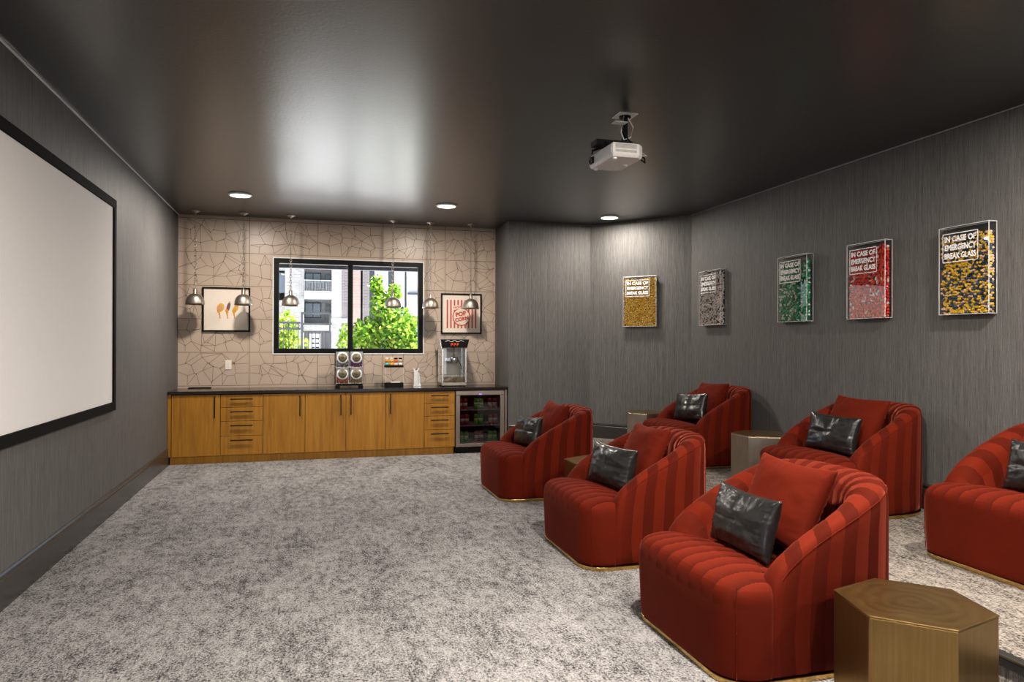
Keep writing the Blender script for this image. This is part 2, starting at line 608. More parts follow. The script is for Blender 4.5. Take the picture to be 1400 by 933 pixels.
# baseboards
def base_run(name, pts, z0, inward):
    mb = MB()
    for (x0, y0), (x1, y1) in zip(pts[:-1], pts[1:]):
        d = Vector((x1 - x0, y1 - y0, 0)); L = d.length; d.normalize()
        n = Vector((-d.y, d.x, 0)) * inward
        prof = [(0, 0), (0.016, 0), (0.016, 0.168), (0.012, 0.176), (0.012, 0.186), (0.017, 0.190), (0.017, 0.200), (0.010, 0.208), (0, 0.212)]
        vs = []
        for e, (px, py) in ((-0.0, (x0, y0)), (0.0, (x1, y1))):
            for a, h in prof:
                vs.append(Vector((px, py, z0 + h)) + n * a + d * e)
        k = len(prof)
        mb.add(vs, [(i, (i + 1) % k, k + (i + 1) % k, k + i) for i in range(k)] + [tuple(range(k)), tuple(range(k, 2 * k))[::-1]], M['base'])
    structure(mb, name)
base_run('baseboard_left', [(XL, YREAR), (XL, 9.70)], 0, -1)
base_run('baseboard_right', [(XR, YREAR), (XR, DY)], PZ, 1)
base_run('baseboard_corner', [(DX, DY), (CX, CY)], PZ, 1)
base_run('baseboard_far', [(CX, CY), (XA + 0.005, CY)], PZ, 1)
# thin pale strips painting the light line where wallpaper meets ceiling
mb = MB(); mb.box(XL, XL + 0.009, YREAR, YB - 0.001, ZC - 0.013, ZC - 0.002, M['acrylic_edge'])
structure(mb, 'trim_2', label='thin painted light line along the top of the left wall')
mb = MB(); mb.box(XR - 0.005, XR, YREAR, DY, ZC - 0.011, ZC - 0.004, flat('grey_light_line', (0.35, 0.34, 0.33)))
structure(mb, 'trim_3', label='thin painted light line along the top of the right wall')

# ------------------------------------------------------------------ window
win = thing('window_1', 'black framed two pane window in the tiled wall', 'window', ((WX0 + WX1) / 2, YB, WZ0))
win['kind'] = 'structure'
HWW = (WX1 - WX0) / 2; WH = WZ1 - WZ0
mb = MB(); e = 0.014
for a in ((-HWW - e, HWW + e, -e, 0.0), (-HWW - e, HWW + e, WH, WH + e), (-HWW - e, -HWW, 0, WH), (HWW, HWW + e, 0, WH)):
    mb.box(a[0], a[1], -0.012, 0.0, a[2], a[3], M['white'])
mb.build('trim', win)
mb = MB(); f = 0.068
for a in ((-HWW, HWW, 0, f), (-HWW, HWW, WH - f, WH), (-HWW, -HWW + f, f, WH - f), (HWW - f, HWW, f, WH - f)):
    mb.box(a[0], a[1], -0.006, 0.10, a[2], a[3], M['black'])
mb.build('frame', win, 0.003)
mb = MB(); mb.box(-0.034, 0.034, -0.004, 0.10, f, WH - f, M['black'])
mb.build('mullion', win, 0.003)
for x0, x1 in ((-HWW + f, -0.034), (0.034, HWW - f)):
    mb = MB(); mb.add([(x0, 0.055, f), (x1, 0.055, f), (x1, 0.055, WH - f), (x0, 0.055, WH - f)], [(0, 1, 2, 3)], M['glass'])
    mb.build('pane', win)
# exterior overhang above the window with its dark fascia
mb = MB()
mb.box(-3.0, 4.0, YB + 0.2, YB + 0.75, 2.80, 2.92, M['white'])
mb.box(-3.0, 4.0, YB + 0.66, YB + 0.75, 2.635, 2.80, flat('navy_fascia', (0.012, 0.016, 0.030)))
structure(mb, 'trim_4', label='dark navy fascia of the overhang outside the window')

# ------------------------------------------------------------------ projection screen
scr = thing('projection_screen', 'large white projection screen in a black frame on the left wall', 'screen', (XL, 5.45, 0.923))
L2 = 7.104 - 5.45; HS = 1.872; fb = 0.075
mb = MB(); mb.box(0.006, 0.016, -L2 + fb * .8, L2 - fb * .8, fb * .8, HS - fb * .8, M['screen'])
mb.build('fabric', scr)
mb = MB()
for a in ((-L2, L2, 0, fb), (-L2, L2, HS - fb, HS), (-L2, -L2 + fb, fb, HS - fb), (L2 - fb, L2, fb, HS - fb)):
    mb.box(0.001, 0.030, a[0], a[1], a[2], a[3], M['frame_black'])
mb.build('frame', scr, 0.003)

# ------------------------------------------------------------------ cabinets
YF = 9.672      # door faces
def cab(name, label, x0, x1, fronts, group=None, filler=False):
    """fronts: list of ('door', xa, xb, handle side) or ('drawer', za, zb)"""
    w = x1 - x0
    t = thing(name, label, 'cabinet', ((x0 + x1) / 2, YF, 0.10), 0, group)
    c = (x0 + x1) / 2
    mb = MB(); mb.box(-w / 2, w / 2, 0.02, 0.66, 0.0, 0.774, M['gap'])
    mb.build('body', t)
    for fr in fronts:
        if fr[0] == 'door':
            xa, xb = fr[1] - c + 0.0025, fr[2] - c - 0.0025
            mb = MB(); mb.box(xa, xb, 0, 0.019, 0.0, 0.765, M['wood'])
            d = mb.build('door', t, 0.0015)
            hx = (xb - 0.062) if fr[3] == 'r' else (xa + 0.062)
            mb = MB()
            mb.box(hx - 0.007, hx + 0.007, -0.030, -0.018, 0.475, 0.745, M['handle'])
            for z in (0.50, 0.72):
                mb.box(hx - 0.005, hx + 0.005, -0.02, 0.0, z - 0.006, z + 0.006, M['handle'])
            mb.build('handle', d, 0.002)
        else:
            za, zb = fr[1] - 0.10 + 0.0025, fr[2] - 0.10 - 0.0025
            mb = MB(); mb.box(-w / 2 + 0.0025, w / 2 - 0.0025, 0, 0.019, za, zb, M['wood'])
            d = mb.build('drawer_front', t, 0.0015)
            hw = 0.135 if w > 0.47 else 0.122
            zc = zb - 0.052
            mb = MB()
            mb.box(-hw, hw, -0.030, -0.018, zc - 0.007, zc + 0.007, M['handle'])
            for x in (-hw + 0.03, hw - 0.03):
                mb.box(x - 0.006, x + 0.006, -0.02, 0.0, zc - 0.005, zc + 0.005, M['handle'])
            mb.build('handle', d, 0.002)
    if filler:
        mb = MB(); mb.box(XL + 0.004 - c, x0 - c - 0.006, 0.002, 0.04, 0, 0.774, M['wood'])
        mb.build('filler_panel', t)
    return t
DR = [(0.10, 0.343), (0.343, 0.529), (0.529, 0.705), (0.705, 0.865)]
cab('base_cabinet', 'honey wood single door base cabinet in the left corner of the counter', -1.640, -1.075, [('door', -1.640, -1.075, 'r')], filler=True)
cab('drawer_cabinet', 'honey wood four drawer cabinet second from the left wall', -1.074, -0.566, [('drawer', a, b) for a, b in DR])
cab('base_cabinet', 'honey wood single door base cabinet right of the left drawer cabinet', -0.565, -0.047, [('door', -0.565, -0.047, 'r')])
cab('base_cabinet', 'honey wood double door base cabinet with two handles meeting in the middle', -0.046, 0.989, [('door', -0.046, 0.4715, 'r'), ('door', 0.4715, 0.989, 'l')])
cab('base_cabinet', 'honey wood single door base cabinet left of the right drawer cabinet', 0.990, 1.510, [('door', 0.990, 1.510, 'l')])
cab('drawer_cabinet', 'honey wood four drawer cabinet beside the beverage cooler', 1.511, 1.936, [('drawer', a, b) for a, b in DR])
mb = MB()
mb.box(-1.66, 1.925, YF + 0.035, YB - 0.05, 0.0, 0.098, M['wood'])
tag(mb.build('cabinet_plinth', bevel=0.002), 'recessed honey wood plinth running under the row of cabinets', 'plinth')
mb = MB(); mb.box(XL + 0.003, XA - 0.003, 9.655, YB - 0.003, 0.877, 0.915, M['counter'])
tag(mb.build('countertop', bevel=0.003), 'long glossy espresso stone countertop over the cabinets and cooler', 'countertop')
mb = MB()
mb.box(2.650, 2.678, YF, YF + 0.60, 0.0, 0.872, M['steel'])
tag(mb.build('filler_strip', bevel=0.002), 'narrow metallic end panel between the cooler and the grey wall', 'panel')

# ------------------------------------------------------------------ beverage cooler
x0, x1 = 1.945, 2.640
cl = thing('beverage_cooler', 'stainless steel undercounter beverage cooler with dark glass door', 'fridge', ((x0 + x1) / 2, 9.66, 0.0))
hw = (x1 - x0) / 2
mb = MB()
for a in ((-hw, hw, 0.06, 0.62, 0.03, 0.10), (-hw, hw, 0.06, 0.62, 0.845, 0.868), (-hw, -hw + 0.03, 0.06, 0.62, 0.10, 0.845),
          (hw - 0.03, hw, 0.06, 0.62, 0.10, 0.845), (-hw, hw, 0.59, 0.62, 0.10, 0.845)):
    mb.box(*a, M['black'])
mb.box(-hw + 0.02, hw - 0.02, 0.05, 0.5, 0.0, 0.07, M['black'])
mb.build('body', cl)
mb = MB(); b_ = 0.062
for a in ((-hw, hw, 0.092, 0.092 + b_ * .75), (-hw, hw, 0.868 - b_, 0.868), (-hw, -hw + b_, 0.092 + b_ * .75, 0.868 - b_), (hw - b_, hw, 0.092 + b_ * .75, 0.868 - b_)):
    mb.box(a[0], a[1], 0.0, 0.045, a[2], a[3], M['steel'])
dr = mb.build('door_frame', cl, 0.006)
mb = MB(); mb.add([(-hw + b_ - .01, 0.02, 0.13), (hw - b_ + .01, 0.02, 0.13), (hw - b_ + .01, 0.02, 0.82), (-hw + b_ - .01, 0.02, 0.82)], [(0, 1, 2, 3)], M['cooler_glass'])
mb.build('door_glass', dr)
mb = MB(); mb.box(-0.018, 0.018, -0.003, 0.0, 0.812, 0.824, M['blue_led'])
lt = mb.build('indicator_light', dr); lt['label'] = 'small blue indicator light'
shelf_z = [0.150, 0.385, 0.605]
for z in shelf_z:
    mb = MB()
    for k in range(9):
        y = 0.08 + k * 0.055
        mb.box(-hw + 0.031, hw - 0.031, y, y + 0.006, z - 0.008, z, M['chrome'])
    mb.box(-hw + 0.031, hw - 0.031, 0.066, 0.076, z - 0.016, z + 0.004, M['chrome'])
    mb.build('wire_shelf', cl)
mb = MB(); mb.box(-0.20, 0.20, 0.068, 0.10, 0.838, 0.8445, emit('cooler_strip_light', (0.95, 0.9, 1.0), 3.0))
mb.build('strip_light', cl)

can_mats = {'red': ((0.55, 0.02, 0.025), (0.75, 0.72, 0.70)), 'green': ((0.08, 0.42, 0.04), (0.55, 0.72, 0.25)), 'maroon': ((0.36, 0.02, 0.04), (0.70, 0.65, 0.62))}
can_protos = {}
def can(kind, x, y, z, label, group):
    if kind not in can_protos:
        t = thing('drink_can', label, 'can', (x, y, z), 0, group)
        a, c2 = can_mats[kind]
        ma, mb_ = flat(kind + '_can_print', a, 0.3), flat(kind + '_can_band', c2, 0.3)
        m = MB()
        m.lathe([(0.024, 0.0), (0.031, 0.006), (0.031, 0.045)], ma, 16)
        m.lathe([(0.0312, 0.045), (0.0312, 0.085)], mb_, 16)
        m.lathe([(0.031, 0.085), (0.031, 0.126), (0.026, 0.136), (0.026, 0.139)], ma, 16)
        m.build('can_body', t)
        m = MB(); m.lathe([(0.0255, 0.1385), (0.024, 0.1365), (0.0, 0.1365)], M['chrome'], 16)
        m.box(-0.004, 0.010, -0.006, 0.006, 0.137, 0.139, M['chrome'])
        m.build('can_lid', t)
        can_protos[kind] = t
        return t
    c = dup(can_protos[kind], label, (x, y, z))
    c['group'] = group
    return c
lay = [[('red', -0.225, 2, 'at left of cooler top shelf'), ('green', 0.0, 2, 'mid cooler top shelf'), ('maroon', 0.20, 2, 'at right of cooler top shelf')],
       [('maroon', -0.20, 2, 'at left of cooler middle shelf'), ('green', 0.0, 2, 'mid cooler middle shelf'), ('red', 0.21, 2, 'at right of cooler middle shelf')],
       [('green', -0.21, 2, 'at left of cooler bottom shelf'), ('maroon', 0.005, 2, 'mid cooler bottom shelf'), ('green', 0.20, 2, 'at right of cooler bottom shelf')]]
ccx = (x0 + x1) / 2
for z, row in zip(reversed(shelf_z), lay):
    for kind, dx, n, where in row:
        for k in range(n):
            side = ('left', 'right')[k]
            can(kind, ccx + dx + (k - 0.5) * 0.068, 9.66 + 0.115, z + 0.005, '%s of two %s cans %s' % (side, kind, where), 'drink cans in the beverage cooler')

# ------------------------------------------------------------------ things on the counter
CZ = 0.915
# gravity candy dispenser
cd = thing('candy_dispenser', 'four bin clear candy dispenser with brass lids on the counter under the window', 'candy dispenser', (0.535, 10.10, CZ))
mb = MB()
mb.box(-0.175, 0.175, -0.045, 0.06, 0.022, 0.050, M['black'])
for x in (-0.155, 0.155):
    mb.box(x - 0.03, x + 0.03, -0.075, 0.08, 0.0, 0.026, M['black'])
mb.build('base', cd, 0.004)
mb = MB()
for x in (-0.188, 0.0, 0.188):
    mb.box(x - 0.006, x + 0.006, 0.05, 0.065, 0.03, 0.485, M['black'])
mb.build('rack', cd, 0.002)
cand_cols = {(0, 0): [(0.6, 0.05, 0.02), (0.75, 0.22, 0.02), (0.7, 0.12, 0.02)], (1, 0): [(0.45, 0.30, 0.04), (0.35, 0.28, 0.08), (0.6, 0.2, 0.03)],
             (0, 1): [(0.35, 0.04, 0.10), (0.62, 0.55, 0.60), (0.12, 0.35, 0.12)], (1, 1): [(0.16, 0.03, 0.25), (0.35, 0.03, 0.08), (0.25, 0.05, 0.35)]}
for i in (0, 1):
    for j in (0, 1):
        bx, bz = -0.093 + 0.186 * i, 0.052 + 0.222 * j
        mb = MB()
        for q in ((bx - .086, bx - .083, -.07, .05), (bx + .083, bx + .086, -.07, .05), (bx - .086, bx + .086, .047, .05)):
            mb.box(q[0], q[1], q[2], q[3], bz, bz + 0.214, M['acrylic'])
        mb.box(bx - .086, bx + .086, -.07, .05, bz, bz + 0.004, M['acrylic'])
        mb.add([(bx - .086, -.07, bz), (bx + .086, -.07, bz), (bx + .086, -.035, bz + .214), (bx - .086, -.035, bz + .214)], [(0, 1, 2, 3)], M['acrylic'])
        for q in (bx - .086, bx + .082):
            mb.add([(q, -.072, bz), (q + .004, -.072, bz), (q + .004, -.037, bz + .214), (q, -.037, bz + .214)], [(0, 1, 2, 3)], M['acrylic_edge'])
        mb.box(bx - .086, bx + .086, -.039, .05, bz + .208, bz + .214, M['acrylic_edge'])
        bn = mb.build('bin', cd)
        mb = MB()
        pos = Matrix.Translation((bx, -0.058, bz + 0.135)) @ Matrix.Rotation(R(80), 4, 'X')
        mb.lathe([(0.058, -0.004), (0.058, 0.008), (0.050, 0.016), (0.024, 0.020), (0.012, 0.022), (0.012, 0.030), (0, 0.031)], M['brass_cap'], 24, mtx=pos)
        mb.lathe([(0.079, -0.008), (0.079, -0.003), (0.055, -0.002), (0.0, -0.002)], M['bright_white'], 28, mtx=pos)
        mb.build('lid', bn)
        mb = MB()
        mats = [flat('candy_%d%d%d' % (i, j, k), c, 0.3) for k, c in enumerate(cand_cols[(i, j)])]
        for k in range(170):
            z = bz + 0.012 + random.random() * 0.078
            mb.ball((bx + random.uniform(-.074, .074), random.uniform(-.055, .035), z), random.uniform(.008, .012), random.choice(mats), 6, 4)
        cf = mb.build('candy', bn); cf['kind'] = 'stuff'
        # white panels painting the light that comes through each bin's plastic
        mb = MB(); mb.box(bx - .082, bx + .082, .040, .044, bz + .006, bz + .207, M['bright_white'])
        mb.box(bx - .075, bx + .075, -.030, -.027, bz + .095, bz + .205, M['bright_white'])
        mb.build('painted_light_card', bn)

# seasoning rack
rk = thing('seasoning_rack', 'clear two tier stand with black trays on the counter right of the candy dispenser', 'rack', (1.15, 10.13, CZ))
mb = MB(); mb.box(-0.130, 0.130, -0.06, 0.06, 0.0, 0.055, M['black'])
mb.build('base', rk, 0.004)
mb = MB(); mb.box(-0.130, 0.130, -0.05, 0.05, 0.268, 0.300, M['black'])
mb.build('tray', rk, 0.003)
for x in (-0.128, 0.125):
    mb = MB()
    mb.box(x, x + 0.003, -0.045, 0.045, 0.055, 0.268, M['acrylic'])
    mb.box(x, x + 0.003, -0.047, -0.045, 0.055, 0.268, M['acrylic_edge'])
    mb.build('side_panel', rk)
mb = MB(); mb.box(-0.045, 0.085, -0.058, 0.03, 0.0555, 0.066, M['white'])
tag(mb.build('napkin_stack', loc=(1.15, 10.13, CZ)), 'small white napkin stack on the lower tray of the seasoning rack', 'napkins')
shk = [(-0.098, (0.10, 0.45, 0.45), (0.75, 0.30, 0.03), 'teal and orange'), (-0.035, (0.75, 0.36, 0.03), (0.80, 0.45, 0.10), 'plain orange'),
       (0.028, (0.75, 0.62, 0.50), (0.75, 0.15, 0.04), 'white and red'), (0.090, (0.72, 0.70, 0.66), (0.55, 0.45, 0.30), 'white and tan')]
for k, (dx, ca, cb, nm) in enumerate(shk):
    t = thing('seasoning_shaker', '%s popcorn seasoning shaker on the upper tray of the rack' % nm, 'shaker', (1.15 + dx, 10.12, CZ + 0.300), 0, 'seasoning shakers')
    mb = MB()
    mb.lathe([(0.026, 0.0), (0.028, 0.004), (0.028, 0.035)], flat('shaker_low_%d' % k, ca, 0.4), 16)
    mb.lathe([(0.028, 0.035), (0.028, 0.075), (0.024, 0.082)], flat('shaker_high_%d' % k, cb, 0.4), 16)
    mb.build('bottle', t)
    mb = MB(); mb.lathe([(0.024, 0.082), (0.024, 0.10), (0.020, 0.104), (0, 0.104)], M['black'] if k >= 2 else M['white'], 16)
    mb.build('cap', t)

# white paper bag stand
bg = thing('bag_holder', 'white metal popcorn bag holder on the counter between the rack and popcorn machine', 'holder', (1.475, 10.13, CZ))
mb = MB(); mb.box(-0.055, 0.06, -0.05, 0.05, 0.0, 0.012, M['chrome'])
mb.build('base', bg, 0.003)
mb = MB()
mb.prism([(-0.045, 0.012), (0.015, 0.012), (0.012, 0.215), (0.035, 0.245), (0.028, 0.255), (0.0, 0.225), (-0.02, 0.222), (-0.045, 0.258), (-0.055, 0.252), (-0.042, 0.20)], -0.03, 0.0, M['white'], axis='y')
mb.build('paper_bag', bg, 0.003)
mb = MB(); mb.prism([(0.018, 0.012), (0.055, 0.012), (0.032, 0.185), (0.016, 0.19)], -0.02, 0.02, M['chrome'], axis='y')
mb.build('clip_stand', bg, 0.002)

# dark tray at the left end
mb = MB()
mb.box(-0.14, 0.14, -0.045, 0.045, 0.0, 0.006, M['black'])
mb.box(-0.14, 0.14, -0.045, -0.040, 0.006, 0.012, M['black'])
mb.box(-0.14, 0.14, 0.040, 0.045, 0.006, 0.012, M['black'])
tag(mb.build('serving_tray', loc=(-1.40, 10.30, CZ)), 'thin flat black tray at the left end of the counter', 'tray')

# popcorn machine
pm = thing('popcorn_machine', 'tall silver popcorn machine with a black hood at the right of the counter', 'popcorn machine', (1.975, 10.08, CZ))
w, d = 0.178, 0.16
mb = MB()
mb.box(-w, w, -d, d, 0.012, 0.055, M['silver'])
for x in (-w + .03, w - .03):
    for y in (-d + .03, d - .03):
        mb.lathe([(0.014, 0.0), (0.014, 0.014)], M['black'], 10, c=(x, y, 0))
mb.build('base', pm, 0.004)
for x in (-w, w - 0.024):
    for y in (-d, d - 0.024):
        mb = MB(); mb.box(x, x + 0.024, y, y + 0.024, 0.055, 0.53, M['chrome'])
        mb.build('corner_post', pm, 0.003)
mb = MB()
mb.prism([(-w - 0.025, 0.665), (w + 0.035, 0.665), (w + 0.005, 0.545), (-w - 0.005, 0.545)], -d - 0.012, d, M['black'], axis='y')
hd = mb.build('hood', pm, 0.004)
mb = MB()
mb.prism([(-w - 0.032, 0.675), (-w - 0.026, 0.675), (-w - 0.004, 0.535), (-w - 0.012, 0.535)], -d - 0.014, d, M['chrome'], axis='y')
mb.box(-w - 0.028, w + 0.038, -d - 0.014, d, 0.665, 0.675, M['silver'])
mb.build('hood_trim', hd)
mb = MB()
for k in range(3):                  # three red glowing letters on the hood: unreadable in the photo, shaped as short glyph bars
    x = -0.052 + k * 0.042
    y0, y1 = -d - 0.0145, -d - 0.0125
    mb.box(x, x + 0.008, y0, y1, 0.572, 0.612, M['red_led'])
    mb.box(x, x + 0.026, y0, y1, 0.604, 0.612, M['red_led'])
    mb.box(x + 0.018, x + 0.026, y0, y1, 0.588, 0.612, M['red_led'])
    mb.box(x, x + 0.026, y0, y1, 0.586, 0.593, M['red_led'])
mb.build('lettering', hd)
mb = MB()
pts = []
for k in range(41):
    u = -1 + k / 20
    pts.append((u * 0.135, -d - 0.014, 0.640 + 0.010 * cos(u * 9) * (1 if abs(u) < .8 else .3)))
mb.tube(pts, 0.0028, M['white'], 6)
for q in (-1, 1):
    mb.tube([(q * 0.055 * cos(t) * .5, -d - 0.014, 0.628 + .022 * sin(t)) for t in [pi * j / 12 for j in range(13)]], 0.0025, M['white'], 6)
mb.build('scroll_decoration', hd)
mb = MB()
mb.add([(-w + .02, -d + .006, .15), (w - .02, -d + .006, .15), (w - .02, -d + .006, .54), (-w + .02, -d + .006, .54)], [(0, 1, 2, 3)], M['machine_glass'])
mb.build('front_glass', pm)
for x in (-w + .008, w - .008):
    mb = MB(); mb.add([(x, -d + .02, .055), (x, d - .02, .055), (x, d - .02, .54), (x, -d + .02, .54)], [(0, 1, 2, 3)], M['machine_glass'])
    mb.build('side_glass', pm)
mb = MB(); mb.box(-w + .02, w - .02, d - .012, d - .006, 0.055, 0.54, M['silver'])
mb.build('back_panel', pm)
mb = MB()
mb.lathe([(0.0, 0.32), (0.045, 0.325), (0.062, 0.345), (0.064, 0.405), (0.058, 0.412), (0.0, 0.414)], M['chrome'], 20, c=(0.025, 0.0, 0))
mb.lathe([(0.0, 0.414), (0.020, 0.416), (0.012, 0.43), (0, 0.44)], M['chrome'], 16, c=(0.025, 0.0, 0))
mb.box(-0.11, -0.02, -0.02, 0.02, 0.355, 0.40, M['chrome'])
kt = mb.build('kettle', pm)
mb = MB(); mb.tube([(0.025, 0, 0.43), (0.025, 0, 0.545)], 0.008, M['silver'], 8)
mb.tube([(0.085, 0.0, 0.38), (0.12, -0.02, 0.30), (0.13, -0.03, 0.24)], 0.006, M['black'], 6)
mb.build('hanger_rod', kt)
mb = MB()
for k in range(420):
    x, y = random.uniform(-.15, .15), random.uniform(-.135, .12)
    top = 0.065 + 0.075 * math.exp(-((x - 0.06) / 0.09) ** 2) + 0.01
    mb.ball((x, y, random.uniform(0.062, top)), random.uniform(.008, .013), M['kernel'], 5, 4)
pc = mb.build('popcorn', pm); pc['kind'] = 'stuff'
mb = MB(); mb.box(-w + .02, w - .02, -d + .002, -d + .008, 0.055, 0.15, M['machine_glass'])
mb.box(-w + .02, w - .02, -d - .001, -d + .010, 0.147, 0.155, M['chrome'])
mb.build('lower_front_panel', pm)

# ------------------------------------------------------------------ framed art on the tile
def art_frame(name, label, xa, xb, za, zb):
    t = thing(name, label, 'picture', ((xa + xb) / 2, YB - 0.001, (za + zb) / 2))
    w, h, f = (xb - xa) / 2, (zb - za) / 2, 0.022
    mb = MB()
    for a in ((-w, w, -h, -h + f), (-w, w, h - f, h), (-w, -w + f, -h + f, h - f), (w - f, w, -h + f, h - f)):
        mb.box(a[0], a[1], -0.03, 0.0, a[2], a[3], M['black'])
    mb.build('frame', t, 0.002)
    mb = MB(); mb.box(-w + f, w - f, -0.014, -0.002, -h + f, h - f, M['off_white'])
    return t, mb.build('paper', t), w, h
def disc(mb, cx, cz, rx, rz_, m, y, rot=0, n=20):
    mb.add([(cx + rx * cos(2 * pi * k / n) * cos(rot) - rz_ * sin(2 * pi * k / n) * sin(rot), y,
             cz + rx * cos(2 * pi * k / n) * sin(rot) + rz_ * sin(2 * pi * k / n) * cos(rot)) for k in range(n)], [tuple(range(n))], m)
t, pp, w, h = art_frame('framed_print', 'black framed print of three small yellow and plum figures on cream paper', -1.385, -0.776, 1.673, 2.276)
y = -0.0148
mus, plum, pink, och, dk = flat('mustard_ink', (0.68, 0.38, 0.03)), flat('plum_ink', (0.16, 0.05, 0.07)), flat('rose_ink', (0.60, 0.28, 0.16)), flat('ochre_ink', (0.62, 0.26, 0.02)), flat('taupe_ink', (0.40, 0.28, 0.18))
FIG = [[(-0.075, 0.025, 0.046, 0.062, mus, 0, -0.35), (-0.088, 0.010, 0.030, 0.050, pink, 1, -0.3), (-0.100, -0.02, 0.018, 0.03, och, 2, 0.1)],
       [(0.025, 0.035, 0.022, 0.070, plum, 0, -0.25), (0.006, -0.02, 0.02, 0.03, och, 1, 0.3), (0.040, 0.097, 0.01, 0.014, dk, 1, 0)],
       [(0.115, 0.010, 0.030, 0.062, mus, 0, -0.5), (0.098, -0.015, 0.026, 0.032, och, 1, -0.3), (0.128, 0.035, 0.012, 0.02, pink, 2, 0)]]
for dl_, fx in zip(FIG, (-0.092, 0.004, 0.092)):
    mb = MB()
    for a in dl_:
        disc(mb, a[0], a[1], a[2], a[3], a[4], y - .0003 * a[5], a[6])
    mb.add([(fx - .012, y, -0.04), (fx + .012, y, -0.04), (fx + .018, y, -0.112), (fx + .008, y, -0.112)], [(0, 1, 2, 3)], och)
    disc(mb, fx + .012, -0.115, 0.012, 0.006, dk, y - .0002)
    mb.build('painted_figure', pp)
t, pp, w, h = art_frame('framed_poster', 'black framed red striped popcorn poster on the tiled wall', 1.863, 2.477, 1.663, 2.261)
mb = MB()
red = flat('poster_red', (0.52, 0.055, 0.02)); cream = flat('poster_cream', (0.80, 0.68, 0.55))
for k in range(9):
    x = -0.222 + k * 0.0535
    mb.add([(x, y, -0.215), (x + .022, y, -0.215), (x + .022, y, 0.205), (x, y, 0.205)], [(0, 1, 2, 3)], red)
disc(mb, 0.0, -0.045, 0.136, 0.136, red, y - .0004, 0, 40)
disc(mb, 0.0, -0.045, 0.120, 0.120, cream, y - .0008, 0, 40)
rt = 0.20
mb.add([(Matrix.Rotation(rt, 2) @ Vector((a, b))).to_3d().xzy + Vector((-0.065, y - .0008, 0.095)) for a, b in ((-.06, -.028), (.06, -.028), (.065, .03), (-.065, .03))], [(0, 1, 2, 3)], cream)
def put_text(mb, body, size, m, px, pz, yy, rot, bold=0.004):
    vs, fs = text_verts(body, size, 0.0, bold=bold)
    out = []
    for v in vs:
        q = Matrix.Rotation(rot, 2) @ Vector((v.x, v.y))
        out.append((px + q.x, yy, pz + q.y))
    mb.add(out, fs, m)
put_text(mb, 'POP', 0.085, red, -0.010, -0.006, y - .0012, rt, 0.0045)
put_text(mb, 'CORN', 0.072, red, 0.008, -0.080, y - .0012, rt, 0.004)
put_text(mb, 'FRESH', 0.042, red, -0.065, 0.095, y - .0012, rt, 0.001)
mb.build('artwork', pp)

# electrical outlet
ol = thing('electrical_outlet', 'white electrical outlet plate on the tile below the framed print', 'outlet', (-1.054, YB - 0.001, 1.224))
mb = MB(); mb.box(-0.040, 0.040, -0.007, 0, -0.064, 0.064, M['off_white'])
mb.build('cover_plate', ol, 0.003)
for z in (-0.026, 0.026):
    mb = MB(); mb.box(-0.017, 0.017, -0.009, -0.006, z - 0.018, z + 0.018, M['white'])
    for x in (-0.007, 0.005):
        mb.box(x, x + 0.002, -0.0094, -0.0089, z - 0.006, z + 0.006, M['black'])
    mb.build('socket', ol)

# ------------------------------------------------------------------ pendants
def make_pendant(label, x):
    t = thing('pendant_lamp', label, 'pendant light', (x, 10.065, ZC), 0, 'dome pendants along the tiled wall')
    mb = MB(); mb.lathe([(0.0, -0.040), (0.012, -0.038), (0.020, -0.026), (0.052, -0.018), (0.060, -0.006), (0.060, 0.0)], M['silver'], 24)
    mb.build('canopy', t)
    mb = MB()
    z = -0.045; k = 0
    while z > -1.010:
        ax = Vector((1, 0, 0)) if k % 2 else Vector((0, 1, 0))
        pts = []
        for j in range(10):
            a = 2 * pi * j / 10
            pts.append(ax * (0.0135 * cos(a)) + Vector((0, 0, z - 0.016 + 0.025 * sin(a))))
        mb.tube(pts, 0.0044, M['silver'], 6, closed=True)
        z -= 0.0365; k += 1
    mb.build('chain', t)
    mb = MB(); mb.lathe([(0.006, -1.004), (0.010, -1.012), (0.024, -1.024), (0.026, -1.080), (0.032, -1.088)], M['silver'], 20)
    mb.build('socket', t)
    mb = MB()
    prof = [(0.030, -1.080), (0.052, -1.088), (0.078, -1.106), (0.098, -1.134), (0.110, -1.168), (0.115, -1.205), (0.116, -1.226),
            (0.113, -1.226), (0.111, -1.200), (0.106, -1.168), (0.094, -1.137), (0.075, -1.110), (0.05, -1.093), (0.0, -1.088)]
    mb.lathe(prof, M['silver'], 36)
    mb.build('shade', t)
    return t
pend = make_pendant('metal dome pendant hanging nearest the grey left wall', -1.428)
for lb, x in (('metal dome pendant overlapping the right side of the three figure print', -0.838),
              ('metal dome pendant hanging before the left window pane', -0.240),
              ('metal dome pendant hanging before the right window pane', 1.125),
              ('metal dome pendant hanging between the window and the popcorn poster', 1.656),
              ('metal dome pendant overlapping the popcorn poster', 2.243)):
    dup(pend, lb, (x, 10.065, ZC))

